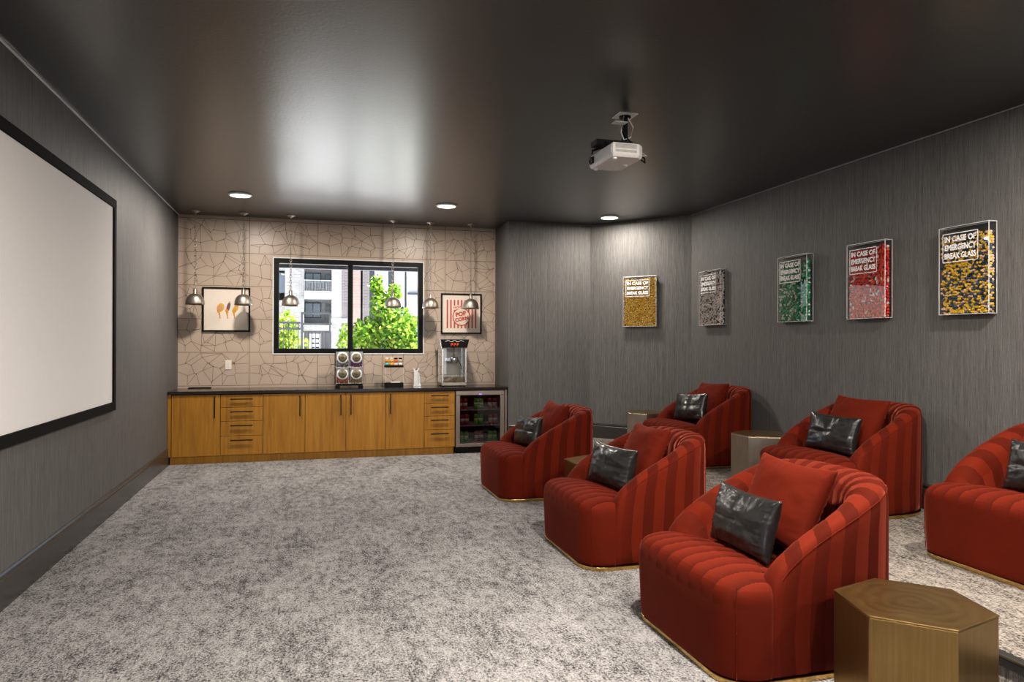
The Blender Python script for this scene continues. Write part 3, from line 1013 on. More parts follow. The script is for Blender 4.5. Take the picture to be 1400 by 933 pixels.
# ------------------------------------------------------------------ recessed lights and added fill lamps
LAMPC = (1.0, 0.91, 0.81)
def downlight(x, y, label=None, power=60, r=0.115):
    if label:
        t = thing('downlight', label, 'ceiling light', (x, y, ZC), 0, 'round lit downlights in the ceiling')
        mb = MB(); mb.lathe([(r + 0.018, -0.001), (r + 0.018, -0.012), (r + 0.004, -0.022), (r - 0.006, -0.020)], M['white'], 32)
        mb.build('trim_ring', t)
        mb = MB(); mb.lathe([(r - 0.004, -0.016), (r - 0.004, -0.021), (r - 0.03, -0.0235), (0.0, -0.0245)], M['lamp'], 32)
        mb.build('lens', t)
    la = bpy.data.lights.new('downlight_or_fill_lamp', 'AREA')
    la.shape = 'DISK'; la.size = 2 * r * 0.9; la.energy = power; la.color = LAMPC
    la.spread = R(180)
    o = bpy.data.objects.new('downlight_or_fill_lamp', la)
    o.location = (x, y, ZC - 0.03)
    COL.objects.link(o)
downlight(-0.773, 8.80, 'round lit downlight in the ceiling nearest the left wall', 70)
downlight(1.641, 8.76, 'round lit downlight in the ceiling above the tiled counter right of the window', 70)
downlight(3.906, 8.93, 'round lit downlight in the ceiling near the angled corner wall', 45)
for x, y, e in ((-0.6, 2.3, 45), (1.7, 2.6, 180), (3.9, 2.6, 118), (-0.6, -0.6, 40), (1.7, -0.6, 120), (3.9, -0.6, 100)):  # unseen ceiling lamps added to fill the room, without fixtures
    downlight(x, y, None, e)

# ------------------------------------------------------------------ projector
mt = thing('projector_mount', 'black and white ceiling bracket holding the projector', 'bracket', (2.28, 4.93, ZC))
mb = MB(); mb.box(-0.075, 0.075, -0.075, 0.075, -0.008, 0.0, M['white'])
mb.build('ceiling_plate', mt, 0.002)
mb = MB(); mb.box(-0.13, -0.03, -0.115, -0.045, -0.090, -0.084, M['white'])
mb.tube([(-0.05, -0.06, -0.085), (-0.02, -0.03, -0.008)], 0.005, M['silver'], 6)
mb.build('junction_plate', mt)
mb = MB(); mb.tube([(0, 0, -0.008), (0, 0, -0.22)], 0.022, M['black'], 12)
mb.lathe([(0.045, -0.008), (0.045, -0.02), (0.024, -0.03)], M['black'], 16)
mb.build('pole', mt)
mb = MB()
mb.box(-0.26, 0.02, -0.075, 0.035, -0.255, -0.215, M['black'])
for px, py in ((-0.24, 0.06), (-0.24, -0.19), (0.0, 0.06), (0.0, -0.19)):
    mb.tube([(-0.12, -0.03, -0.235), (px, py, -0.27), (px, py, -0.292)], 0.009, M['black'], 8)
mb.build('bracket_arm', mt, 0.003)
mb = MB()
mb.tube([(0.012, -0.024, -0.02), (0.045, -0.05, -0.10), (0.02, -0.06, -0.18), (-0.03, -0.05, -0.20), (-0.05, -0.04, -0.14), (-0.02, -0.03, -0.05)], 0.005, M['white'], 6)
mb.tube([(-0.01, -0.024, -0.02), (-0.04, -0.05, -0.12), (0.0, -0.06, -0.20), (0.05, -0.04, -0.22), (0.05, 0.0, -0.26)], 0.006, M['black'], 6)
mb.build('cable', mt)
pj = thing('projector', 'white projector hanging from the ceiling facing the screen', 'projector', (2.165, 4.825, 2.845))
bx, by, bh = 0.125, 0.215, 0.100
mb = MB()
ch = 0.045
poly = [(-bx, -by), (bx - ch, -by), (bx, -by + ch), (bx, by - ch), (bx - ch, by), (-bx, by)]
zl = [(-0.0, 0.93), (0.022, 1.0), (bh - 0.01, 1.0), (bh, 0.97)]
vs = []
for z, s_ in zl:
    vs += [(a * s_, b * s_, z) for a, b in poly]
k = len(poly)
fs = [tuple(range(k))[::-1], tuple(range(3 * k, 4 * k))] + [(i * k + j, i * k + (j + 1) % k, (i + 1) * k + (j + 1) % k, (i + 1) * k + j) for i in range(3) for j in range(k)]
mb.add(vs, fs, M['plastic'])
mb.build('housing', pj, 0.006, segs=3)
mb = MB(); mb.box(-bx - 0.006, -bx + 0.01, -by + 0.012, by - 0.012, 0.022, bh - 0.010, M['plastic_front'])
fp = mb.build('front_panel', pj, 0.006)
mb = MB(); mb.box(-bx - 0.010, -bx - 0.004, by - 0.105, by - 0.035, 0.028, bh - 0.022, M['black'])
mb.lathe([(0.026, 0.0), (0.028, 0.016), (0.022, 0.018), (0.018, 0.008), (0, 0.010)], M['lens'], 20, mtx=Matrix.Translation((-bx - 0.006, by - 0.070, 0.052)) @ Matrix.Rotation(R(-90), 4, 'Y'))
mb.build('lens', fp)
mb = MB()
for r0, r1 in ((0.030, 0.048), (0.058, 0.088)):
    mb.box(-bx + 0.022, bx - 0.066, -by - 0.0015, -by + 0.002, r0, r1, M['vent'])
    z = r0
    while z < r1 - 0.002:
        mb.box(-bx + 0.022, bx - 0.066, -by - 0.003, -by, z, z + 0.0022, M['plastic'])
        z += 0.006
mb.build('side_vent', pj)
for px, py in ((-0.09, 0.17), (-0.09, -0.17), (0.07, 0.0)):
    mb = MB(); mb.lathe([(0.016, -0.010), (0.016, 0.002)], M['white'], 12, c=(px, py, 0))
    mb.build('foot', pj)
mb = MB()
mb.tube([(bx - 0.01, 0.02, 0.07), (bx + 0.05, 0.0, 0.09), (bx + 0.085, -0.03, 0.05), (bx + 0.075, -0.06, 0.01), (bx + 0.01, -0.09, 0.03)], 0.006, M['black'], 8)
mb.tube([(bx - 0.01, -0.05, 0.07), (bx + 0.05, -0.06, 0.08), (bx + 0.07, -0.10, 0.05), (bx + 0.0, -0.12, 0.04)], 0.004, M['white'], 8)
mb.build('cable', pj)

# ------------------------------------------------------------------ candy wall boxes
def candy_box(name, label, cols_, pr, loc, rz, wd, ht, dp, piece, size, fill=1.0, seedv=1, dark=0.05):
    """local: x across the face, y out of the wall is -y, z up; origin at the wall, bottom centre"""
    rg = random.Random(seedv)
    t = thing(name, label, 'wall art', loc, rz, 'clear candy boxes on the grey walls')
    w = wd / 2
    mb = MB(); mb.box(-w + .004, w - .004, -0.008, -0.001, 0.004, ht - .004, flat('dark_box_backing', (0.03, 0.03, 0.03)))
    mb.build('back_panel', t)
    mb = MB()
    yf = -dp
    mb.add([(-w, yf, 0), (w, yf, 0), (w, yf, ht), (-w, yf, ht)], [(0, 1, 2, 3)], M['acrylic'])
    for x in (-w, w):
        mb.add([(x, yf, 0), (x, 0, 0), (x, 0, ht), (x, yf, ht)], [(0, 1, 2, 3)], M['acrylic'])
    mb.add([(-w, yf, ht), (w, yf, ht), (w, 0, ht), (-w, 0, ht)], [(0, 1, 2, 3)], M['acrylic'])
    mb.add([(-w, yf, 0), (w, yf, 0), (w, 0, 0), (-w, 0, 0)], [(0, 1, 2, 3)], M['acrylic'])
    ac = mb.build('acrylic_case', t)
    mb = MB(); e = 0.0035
    for x in (-w - .001, w + .001 - e):
        mb.box(x, x + e, yf - .001, yf + e, 0, ht, M['acrylic_edge'])
        mb.box(x, x + e, -e, 0, 0, ht, M['acrylic_edge'])
        for z in (0, ht - e):
            mb.box(x, x + e, yf, 0, z, z + e, M['acrylic_edge'])
    for z in (0, ht - e):
        mb.box(-w, w, yf - .001, yf + e, z, z + e, M['acrylic_edge'])
        mb.box(-w, w, -e, 0, z, z + e, M['acrylic_edge'])
    mb.build('case_edge', ac)
    mb = MB()
    mats = [flat('%s_candy_%d' % (piece + str(seedv), i), c, 0.32) for i, c in enumerate(cols_)]
    top = ht * fill
    nx, nz = int((wd - .012) / size), int((top - .008) / (size * .92))
    for layer in (0, 1):
        y = yf + .006 + size * .5 + layer * size * 0.8
        for i in range(nx):
            for j in range(nz):
                x = -w + .006 + (i + .5 + (0.5 if j % 2 else 0)) * (wd - .012) / (nx + .5) + rg.uniform(-.3, .3) * size
                z = .004 + (j + .5) * size * .92 + rg.uniform(-.34, .34) * size
                if abs(x) > w - size * .45 or (j > nz - 2 and rg.random() < .5):
                    continue
                m = rg.choices(mats, pr)[0]
                rot = Euler((rg.uniform(-1, 1), rg.uniform(-3, 3), rg.uniform(-.6, .6))).to_matrix()
                if piece == 'round':
                    mb.ball((x, y, z), size * .47, m, 8, 6, rot=rot)
                elif piece == 'chew':
                    mb.ball((x, y, z), size * .62, m, 6, 4, (1.25, .55, .45), rot=rot)
                elif piece == 'kernel':
                    mb.ball((x, y, z), size * .58, m, 5, 4, (1.1, .75, .8), rot=rot)
    # side columns of pieces seen through the case sides
    for x in (w - .006 - size * .5,):
        for j in range(nz):
            for k in range(1, max(2, int((dp - .01) / size))):
                mb.ball((x + rg.uniform(-.1, .1) * size, yf + .006 + size * (.5 + k * .95), .004 + (j + .5) * size * .92), size * .5, rg.choices(mats, pr)[0], 6, 4)
    cf = mb.build('candy_fill', t); cf['kind'] = 'stuff'
    mb = MB(); wt = flat('white_vinyl', (0.86, 0.86, 0.85))
    y = yf - 0.0016
    bw, z0, z1 = wd * 0.36, ht * 0.595, ht * 0.925
    ox = -wd * 0.06
    lw = 0.006
    for a in ((ox - bw, ox + bw, z0, z0 + lw), (ox - bw, ox + bw, z1 - lw, z1), (ox - bw, ox - bw + lw, z0, z1), (ox + bw - lw, ox + bw, z0, z1)):
        mb.box(a[0], a[1], y - .0006, y, a[2], a[3], wt)
    lh = (z1 - z0 - 0.03) / 3
    for i, s_ in enumerate(('IN CASE OF', 'EMERGENCY', 'BREAK GLASS')):
        vs, fs = text_verts(s_, 0.060, 0.0, bold=0.0022)
        mx = max(v.x for v in vs); mn = min(v.x for v in vs)
        k = min(1.15, (bw * 2 - 0.035) / (mx - mn))
        mb.add([(ox + v.x * k, y - .0008, z1 - 0.015 - lh * (i + .5) + v.y * 1.0) for v in vs], fs, wt)
    mb.build('lettering', t)
    return t
RW = -pi / 2      # local -y faces -x
def rwall(yc): return (XR - 0.001, yc, 1.760)
G1 = 0.078
candy_box('candy_art', 'clear box of yellow gumballs nearest the front on the right wall', [(0.95, 0.60, 0.04), (0.05, 0.09, 0.17), (0.92, 0.62, 0.45), (0.03, 0.035, 0.06)], [4.4, 2.4, 1.7, 1.4],  # navy balls paint the dark gaps, pink ones the highlights
          rwall(4.307), RW, 0.432, 0.685, G1, 'round', 0.0215, 0.93, 21)
candy_box('candy_art', 'clear box of red wrapped candies on the right wall', [(0.75, 0.025, 0.012), (0.82, 0.09, 0.02), (0.55, 0.012, 0.015), (0.85, 0.62, 0.58)], [4, 3, 2, 1.2],
          rwall(5.304), RW, 0.457, 0.685, G1, 'chew', 0.030, 0.95, 22)
candy_box('candy_art', 'clear box of green and white mint candies on the right wall', [(0.01, 0.32, 0.13), (0.02, 0.48, 0.22), (0.75, 0.85, 0.80), (0.005, 0.12, 0.05)], [3.4, 2.4, 2.4, 1.6],
          rwall(6.323), RW, 0.466, 0.685, G1, 'chew', 0.027, 0.93, 23)
candy_box('candy_art', 'clear box of pale pink and black candies next to the corner on the right wall', [(0.72, 0.62, 0.57), (0.60, 0.50, 0.45), (0.05, 0.04, 0.04), (0.78, 0.72, 0.68)], [4, 3, 2.2, 2],
          rwall(7.90), RW, 0.49, 0.685, G1, 'round', 0.021, 0.985, 24)
bn = Vector((DX - CX, DY - CY, 0)).normalized()
ang = math.atan2(bn.y, bn.x)
nrm = Vector((0.7731, 0.6342, 0))
c0 = Vector((4.383, 8.992, 1.765)) + nrm * (0.06 - 0.001)
candy_box('candy_art', 'clear box of golden popcorn kernels on the angled corner wall', [(0.75, 0.42, 0.02), (0.80, 0.52, 0.08), (0.55, 0.24, 0.01), (0.78, 0.62, 0.25)], [4, 3, 1.6, 1.4],
          tuple(c0), ang, 0.492, 0.695, 0.06, 'kernel', 0.0205, 0.985, 25)

# ------------------------------------------------------------------ velvet chairs
CA, CB, CBK, EXB = 0.52, 0.505, 0.535, 2 / 2.9      # half depth, half width
def interp(tab, x):
    if x <= tab[0][0]:
        return tab[0][1]
    for (a, va), (b, vb) in zip(tab[:-1], tab[1:]):
        if x <= b:
            return va + (vb - va) * (x - a) / (b - a)
    return tab[-1][1]
HT = [(-0.300, 0.405), (-0.297, 0.430), (-0.290, 0.452), (-0.275, 0.482), (-0.250, 0.515), (-0.217, 0.548), (-0.17, 0.585), (-0.12, 0.620), (-0.06, 0.655), (0.0, 0.688),
      (0.12, 0.745), (0.243, 0.800), (0.35, 0.838), (0.45, 0.858), (0.52, 0.866)]
def shell_plan(n):
    pts = []
    y = -CB
    for k in range(60):
        pts.append((-0.30 + 0.30 * k / 60, -CB))
    for k in range(241):
        a = -pi / 2 + pi * k / 240
        ex = EXB
        pts.append((CBK * abs(cos(a)) ** ex, CB * math.copysign(abs(sin(a)) ** ex, sin(a))))
    for k in range(1, 61):
        pts.append((-0.30 * k / 60, CB))
    acc = [0]
    for p, q in zip(pts[:-1], pts[1:]):
        acc.append(acc[-1] + math.hypot(q[0] - p[0], q[1] - p[1]))
    L = acc[-1]
    out = []
    j = 0
    for k in range(n + 1):
        s = L * k / n
        while j < len(acc) - 2 and acc[j + 1] < s:
            j += 1
        t = (s - acc[j]) / max(1e-9, acc[j + 1] - acc[j])
        out.append((pts[j][0] + t * (pts[j + 1][0] - pts[j][0]), pts[j][1] + t * (pts[j + 1][1] - pts[j][1])))
    return out, L
def make_shell(mb):
    N = 300
    st, L = shell_plan(N)
    NCH = 30
    w = L / NCH
    rows_, uvs = [], []
    def prof(h, T_):
        k = T_ / 0.15
        zi = min(0.40, h - 0.10)
        P = [(0.014, 0.034), (0.004, 0.05), (0.0, 0.10), (-0.003, 0.20), (-0.003, max(0.24, h - 0.16)), (-0.001, h - 0.09), (0.002, h - 0.055), (0.008, h - 0.028), (0.018, h - 0.011),
             (0.035, h - 0.001), (0.058 * k, h + 0.002), (0.082 * k, h - 0.003), (0.105 * k, h - 0.015), (0.125 * k, h - 0.034), (0.140 * k, h - 0.062), (0.150 * k, h - 0.095)]
        d0, z0 = P[-1]
        for j in range(1, 7):
            t = j / 6
            P.append((d0 + (0.045) * t, z0 + (min(zi, z0 - 0.005) - z0) * t))
        P.append((d0 + 0.045, 0.10))
        return P
    np_ = len(prof(0.6, .15))
    ng = len(st)
    tang = []
    for i in range(ng):
        a, b = st[max(0, i - 1)], st[min(ng - 1, i + 1)]
        d = Vector((b[0] - a[0], b[1] - a[1])).normalized()
        tang.append(d)
    vs = []
    for i, (x, y) in enumerate(st):
        s = L * i / N
        h = interp(HT, x)
        T_ = 0.15 + 0.055 * max(0, (x + 0.05) / 0.57) ** 1.2
        P = prof(h, T_)
        inw = Vector((-tang[i].y, tang[i].x))
        sgn = -1 if y < 0 else 1
        blend = max(-1, min(1, y / 0.35))
        for j, (d, z) in enumerate(P):
            # shift of the channel pattern: tops lean to the front of the chair
            v = j / (np_ - 1)
            if j <= 9:
                sh = 0.085 * max(0, (z - 0.05) / max(0.2, h - 0.05)) ** 2.2 + 0.05 * max(0, 1 - z / max(0.3, h)) ** 2
            else:
                sh = 0.085 + 0.09 * min(1, (j - 9) / 7)
            q = (s - sh * blend * 1.0) / w if False else (s + sh * blend) / w
            fr = q - math.floor(q)
            tri = abs(fr - 0.5) * 2
            depth = (0.0015 if j < 8 else 0.0045) * tri ** 8
            fade = min(1, (s) / 0.05, (L - s) / 0.05)
            depth *= max(0, fade)
            # profile normal
            a, b = P[max(0, j - 1)], P[min(len(P) - 1, j + 1)]
            nd, nz = -(b[1] - a[1]), (b[0] - a[0])
            ln = math.hypot(nd, nz) or 1
            nd, nz = nd / ln, nz / ln
            dd, zz = d - nd * depth, z - nz * depth
            vs.append((x + inw.x * dd, y + inw.y * dd, zz))
            uvs.append((q + 100, max(0.0, min(1.0, s / 0.14, (L - s) / 0.14))))
    fs = []
    for i in range(ng - 1):
        for j in range(np_ - 1):
            a = i * np_ + j
            fs.append((a, a + np_, a + np_ + 1, a + 1))
    # rounded front ends
    def cap(i, sign):
        base = len(vs)
        idx = [i * np_ + j for j in range(np_)]
        ring0 = [Vector(vs[k]) for k in idx]
        c = sum(ring0, Vector()) / len(ring0)
        prev = idx
        d = Vector((tang[i].x, tang[i].y, 0)) * sign
        for al in (30, 60, 85):
            r = 0.030
            off = r * sin(R(al)); ins = r * (1 - cos(R(al)))
            cur = []
            for k, p in enumerate(ring0):
                inward = Vector((c.x - p.x, c.y - p.y, 0))
                if inward.length > 1e-6:
                    inward.normalize()
                zt = -ins if p.z > 0.3 else (ins * 0.2 if p.z < 0.06 else 0)
                q = p + d * off + inward * ins + Vector((0, 0, zt))
                vs.append(tuple(q)); uvs.append((uvs[idx[k]][0], uvs[idx[k]][1]))
                cur.append(len(vs) - 1)
            for k in range(np_ - 1):
                f = (prev[k], prev[k + 1], cur[k + 1], cur[k])
                fs.append(f if sign < 0 else f[::-1])
            prev = cur
        fs.append(tuple(prev) if sign < 0 else tuple(prev[::-1]))
    cap(0, -1); cap(ng - 1, 1)
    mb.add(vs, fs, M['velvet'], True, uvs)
    # piping along the outer top edge
    pts = []
    for i in range(6, ng - 6, 3):
        x, y = st[i]
        h = interp(HT, x)
        inw = Vector((-tang[i].y, tang[i].x))
        pts.append((x + inw.x * 0.004, y + inw.y * 0.004, h - 0.036))
    return pts
def front_outline(n=200, gap=True):
    """closed outline of the seat body, counter-clockwise"""
    r = 0.17
    P = [(-0.305, -CB + 0.002)]
    xf = -CA
    for k in range(13):
        a = -pi / 2 - (pi / 2) * k / 12
        P.append((xf + r + r * cos(a), -CB + r + r * sin(a)))
    # faintly bowed front
    m = 24
    for k in range(1, m):
        y = (-CB + r) + (2 * (CB - r)) * k / m
        P.append((xf - 0.012 * (1 - (y / (CB - r)) ** 2), y))
    for k in range(13):
        a = pi - (pi / 2) * k / 12
        P.append((xf + r + r * cos(a), CB - r + r * sin(a)))
    P.append((-0.305, CB - 0.002))
    P += [(-0.292, 0.40), (-0.2, 0.40), (0.1, 0.40), (0.28, 0.36), (0.33, 0.2), (0.33, -0.2), (0.28, -0.36), (0.1, -0.40), (-0.2, -0.40), (-0.292, -0.40)]
    out = []
    for a, b in zip(P, P[1:] + P[:1]):
        L = math.hypot(b[0] - a[0], b[1] - a[1])
        k = max(1, int(L / 0.014))
        for j in range(k):
            out.append((a[0] + (b[0] - a[0]) * j / k, a[1] + (b[1] - a[1]) * j / k))
    return out
def make_seat(mb):
    O = front_outline()
    n = len(O)
    cx, cy = -0.10, 0.0
    lv = [(0.034, .985), (0.045, .996), (0.09, 1.0), (0.17, 1.006), (0.25, 1.012), (0.31, 1.016), (0.355, 1.016), (0.388, 1.010), (0.412, .997), (0.430, .975), (0.444, .945),
          (0.454, .905), (0.462, .85), (0.469, .76), (0.475, .62), (0.480, .50), (0.484, .36), (0.486, .22), (0.487, .08)]
    vs, uvs, fs = [], [], []
    fine = []
    for (z0, s0), (z1, s1) in zip(lv, lv[1:]):
        kk = 5 if s0 < 0.99 else 2
        fine += [(z0 + (z1 - z0) * t / kk, s0 + (s1 - s0) * t / kk) for t in range(kk)]
    lv = fine + [lv[-1]]
    for z, sc in lv:
        for x, y in O:
            px, py = cx + (x - cx) * sc, cy + (y - cy) * sc
            zz = z
            q = py / 0.098 + 0.5 + 0.9 * (px + 0.3) * (1 if py > 0 else -1) * min(1, abs(py) / 0.2)
            fr = q - math.floor(q)
            tri = abs(fr - .5) * 2
            top = max(0, min(1, (z - 0.36) / 0.08))
            dep = 0.008 * tri ** 4 * top
            # crown: middle a little higher
            zz += top * (0.012 * (1 - (py / CB) ** 2)) - dep - 0.10 * top * max(0, min(1, (px + 0.36) / 0.42)) ** 1.3
            fx = 0.0
            vs.append((px + (fx if px < -0.3 else 0), py, zz))
            uvs.append((q + 100, max(0, min(1, (z - 0.36) / 0.07))))
    for i in range(len(lv) - 1):
        for k in range(n):
            a, b = i * n + k, i * n + (k + 1) % n
            fs.append((a, a + n, b + n, b))
    fs.append(tuple(range((len(lv) - 1) * n, len(lv) * n))[::-1])
    fs.append(tuple(range(n)))
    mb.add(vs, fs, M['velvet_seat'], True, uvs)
def full_outline(off):
    P = []
    r = 0.17
    for k in range(13):
        a = -pi / 2 - (pi / 2) * k / 12
        P.append((-CA + r + (r - off) * cos(a), -CB + r + (r - off) * sin(a)))
    for k in range(13):
        a = pi - (pi / 2) * k / 12
        P.append((-CA + r + (r - off) * cos(a), CB - r + (r - off) * sin(a)))
    for k in range(1, 60):
        a = pi / 2 - pi * k / 60
        ex = EXB
        P.append(((CBK - off) * abs(cos(a)) ** ex, (CB - off) * math.copysign(abs(sin(a)) ** ex, sin(a))))
    return P
chair_group = 'rust velvet barrel chairs'
def make_chair(label, loc, rz):
    t = thing('barrel_chair', label, 'armchair', loc, rz, chair_group)
    mb = MB(); mb.prism(full_outline(0.004)[::-1], 0.0, 0.028, M['gold'])
    o = mb.build('base_ring', t, 0.004); o['label'] = 'thin gold base ring'
    mb = MB(); pts = make_shell(mb)
    sh = mb.build('backrest', t)
    mb = MB(); mb.tube(pts, 0.0018, M['velvet_plain'], 6)
    mb.build('piping', sh)
    mb = MB(); make_seat(mb)
    se = mb.build('seat', t)
    for sg in (-1, 1):
        mb = MB()
        pts = []
        for k in range(14):
            z = 0.036 + 0.40 * k / 13
            bul = 1.0 + 0.016 * min(1, z / 0.31) - (0.06 * max(0, (z - 0.39) / 0.05) ** 2)
            pts.append((-0.10 + (-0.463 + 0.10) * bul, sg * 0.464 * bul, z))
        mb.tube(pts, 0.0022, M['velvet_plain'], 6)
        mb.build('corner_seam', se)
    return t
CHX = 2.292
chairs = [
    ('rust velvet barrel chair in the front row farthest from the camera near the cooler', (CHX, 7.075, 0), 0.0),
    ('rust velvet barrel chair in the middle of the front row', (CHX, 4.925, 0), 0.0),
    ('largest rust velvet barrel chair next to the big brass table in the front row', (CHX, 3.24, 0), 0.0),
    ('rust velvet barrel chair on the platform below the pale candy box near the corner', (4.322, 7.33, PZ), 0.0),
    ('rust velvet barrel chair in the middle of the platform row below the red candy box', (4.322, 5.02, PZ), 0.0),
    ('rust velvet barrel chair cut off by the right edge of the photo', (4.322, 3.265, PZ), 0.0),
]
ch0 = make_chair(*chairs[0])
for lb, loc, rz in chairs[1:]:
    dup(ch0, lb, loc, rz)

def pillow_mesh(mb, W, H, Tk, m, seed, wr=0.006, pinch=0.095, cross=False, nn=30):
    off = Vector((seed * 3.1, seed * 1.7, 0))
    for side in (1, -1):
        vs, fs, uv = [], [], []
        for i in range(nn + 1):
            for j in range(nn + 1):
                u, v = -1 + 2 * i / nn, -1 + 2 * j / nn
                # denser toward the edges
                u = math.sin(u * pi / 2) * .5 + u * .5
                v = math.sin(v * pi / 2) * .5 + v * .5
                e = max(0, 1 - u * u) ** 0.37 * max(0, 1 - v * v) ** 0.37
                px = W / 2 * u * (1 - pinch * (1 - v * v) * abs(u) ** 2)
                pz = H / 2 * v * (1 - pinch * (1 - u * u) * abs(v) ** 2)
                th = Tk / 2 * e
                nz = noise.noise(Vector((u * 1.6, v * 1.6, side * 2)) + off) * 0.9 + noise.noise(Vector((u * 4, v * 4, side * 5)) + off) * 0.35
                rim = max(abs(u), abs(v))
                pl = sin((v if abs(u) > abs(v) else u) * 34 + 3 * nz) * max(0, rim - 0.55) * 0.020 * (1 - rim ** 8)
                th += (nz * wr * 3.0 + pl * 1.6) * e ** 0.8
                if cross:
                    th -= 0.010 * math.exp(-(u / 0.05) ** 2) * e + 0.008 * math.exp(-(v / 0.06) ** 2) * e
                vs.append((-side * th, px, pz + 0.0))
                uv.append((u, v))
        k = nn + 1
        for i in range(nn):
            for j in range(nn):
                a = i * k + j
                f = (a, a + k, a + k + 1, a + 1)
                fs.append(f[::-1] if side > 0 else f)
        mb.add(vs, fs, m, True, uv)
def pillow(name, label, cat, W, H, Tk, m, seed, loc, tilt, rz, roll=0.0, group=None, **kw):
    mb = MB(); pillow_mesh(mb, W, H, Tk, m, seed, **kw)
    # weld the two halves
    o = mb.build(name)
    md = o.modifiers.new('Weld', 'WELD'); md.merge_threshold = 0.0006
    o.location = loc
    o.rotation_euler = Euler((roll, tilt, rz), 'XYZ')
    tag(o, label, cat, group)
    return o
where = ['farthest chair of the front row', 'middle chair of the front row', 'largest nearest chair of the front row', 'chair near the corner on the platform', 'middle chair on the platform', 'platform chair at the right edge of the photo']
jit = [(0.02, 0.06, 0.02), (0.01, 0.03, -0.04), (0.0, 0.0, 0.03), (0.0, -0.04, -0.02), (0.0, -0.03, 0.05), (0.0, -0.1, 0.0)]
for i, (lb, loc, rz) in enumerate(chairs):
    dx, dy, dr_ = jit[i]
    x, y, z = loc
    pillow('throw_pillow', 'rust velvet pillow on the %s' % where[i], 'pillow', 0.58, 0.47, 0.18, M['velvet_plain'], 10 + i,
           (x + 0.135 + dx * .5, y + 0.02, z + 0.690), R(25), dr_, R((2, -1, 1, -2, 1.5, 0)[i]), 'rust velvet throw pillows')
    pillow('leather_pillow', 'dark leather lumbar pillow on the %s' % where[i], 'pillow', 0.50, 0.318, 0.155, M['leather'], 30 + i,
           (x - 0.115 + dx, y + dy * .6, z + 0.610 + (0.004, 0, 0, 0.026, 0.005, 0)[i]), R(13), (0.18, 0.26, 0.03, 0.22, 0.20, 0.0)[i], R((-2, 2, 1, -3, 2.5, 1)[i]), 'dark leather pillows', wr=0.007, cross=True)

# ------------------------------------------------------------------ hexagonal brass tables
def make_table(label, loc, rz, body=None):
    t = thing('hexagonal_side_table', label, 'side table', loc, rz, 'hexagonal brass side tables')
    r = 0.300
    P = [(r * cos(pi / 3 * k), r * sin(pi / 3 * k)) for k in range(6)]
    mb = MB(); mb.prism([(a * .992, b * .992) for a, b in P], 0.0, 0.457, body or M['brass'])
    o = mb.build('body', t, 0.004)
    mb = MB(); mb.prism(P, 0.4575, 0.464, M['brass_top'])
    mb.build('tabletop', t, 0.0025)
    return t
tb0 = make_table('large brass hexagonal side table at the bottom right corner of the photo', (2.405, 2.39, 0), R(15))
dup(tb0, 'brass hexagonal side table between the two farthest chairs of the front row', (2.53, 6.06, 0), R(30))
tb1 = make_table('silvery hexagonal side table between two chairs on the platform', (4.35, 6.17, PZ), R(30), M['pewter'])
dup(tb1, 'silvery hexagonal side table by the angled wall behind the farthest platform chair', (4.27, 8.50, PZ), R(0))

# ------------------------------------------------------------------ outside
mb = MB(); mb.box(-60, 70, YB + 0.2, 95, -0.25, -0.10, plain('pale_concrete_ground', (0.62, 0.62, 0.62), 0.9))
g = structure(mb, 'ground_exterior', label='pale concrete ground outside the window')
bk_l = brick_mat('white_brick', (0.27, 0.26, 0.25), (0.19, 0.18, 0.175), (0.30, 0.295, 0.29))
bk_d = brick_mat('dark_brick', (0.085, 0.075, 0.075), (0.12, 0.10, 0.10), (0.16, 0.15, 0.15))
bk_p = brick_mat('rose_brick', (0.20, 0.135, 0.115), (0.24, 0.165, 0.14), (0.26, 0.21, 0.19))
stucco = plain('white_stucco', (0.30, 0.30, 0.295), 0.9)
gst = plain('grey_stucco', (0.20, 0.20, 0.205), 0.9)
wgl = plain('sky_reflecting_glass', (0.13, 0.16, 0.20), 0.15, spec=0.5)
wgd = plain('dark_window_glass', (0.03, 0.035, 0.05), 0.1, spec=0.8)
rail_m = plain('white_railing', (0.32, 0.325, 0.335), 0.5)
FY = 70.0
bd = thing('apartment_building', 'pale brick apartment building with balconies seen through the window', 'building', (0, FY, -0.1))
def bpart(name, boxes, m):
    mb = MB()
    for b in boxes:
        mb.box(*b, m)
    return mb.build(name, bd)
bpart('main_wall', [(-30, 34, 3.0, 10.0, 0, 15)], stucco)
bpart('brick_pier', [(-30, -2.9, 0, 3, 0, 15), (-2.2, -0.45, 0, 3.0, 0, 15), (-2.9, -2.2, 0.2, 3, 0, 5.6), (-2.9, -2.2, .2, 3, 8.4, 15)], bk_l)
bpart('brick_pier', [(2.05, 2.95, -0.2, 3, 0, 15)], bk_l)
bpart('dark_brick_pier', [(2.95, 3.85, -0.2, 3, 0, 15)], bk_d)
bpart('rose_brick_wall', [(3.85, 4.75, 0, 3, 0, 15)], bk_p)
bpart('grey_brick_wall', [(4.95, 5.6, 0, 3, 0, 15)], bk_d)
bpart('stucco_panel', [(6.1, 7.4, 0.2, 3, 0, 15), (8.0, 9.0, .2, 3, 0, 15), (9.2, 34, .3, 3, 0, 15)], stucco)
bpart('recess_wall', [(-0.45, 2.05, 2.4, 3, 0, 15)], gst)
bpart('beam', [(1.95, 3.9, -0.4, 0.2, 3.5, 3.95)], gst)
for z in (2.7, 5.75, 9.2):
    bpart('balcony_slab', [(-0.45, 2.05, -0.4, 3, z, z + 0.62)], stucco)
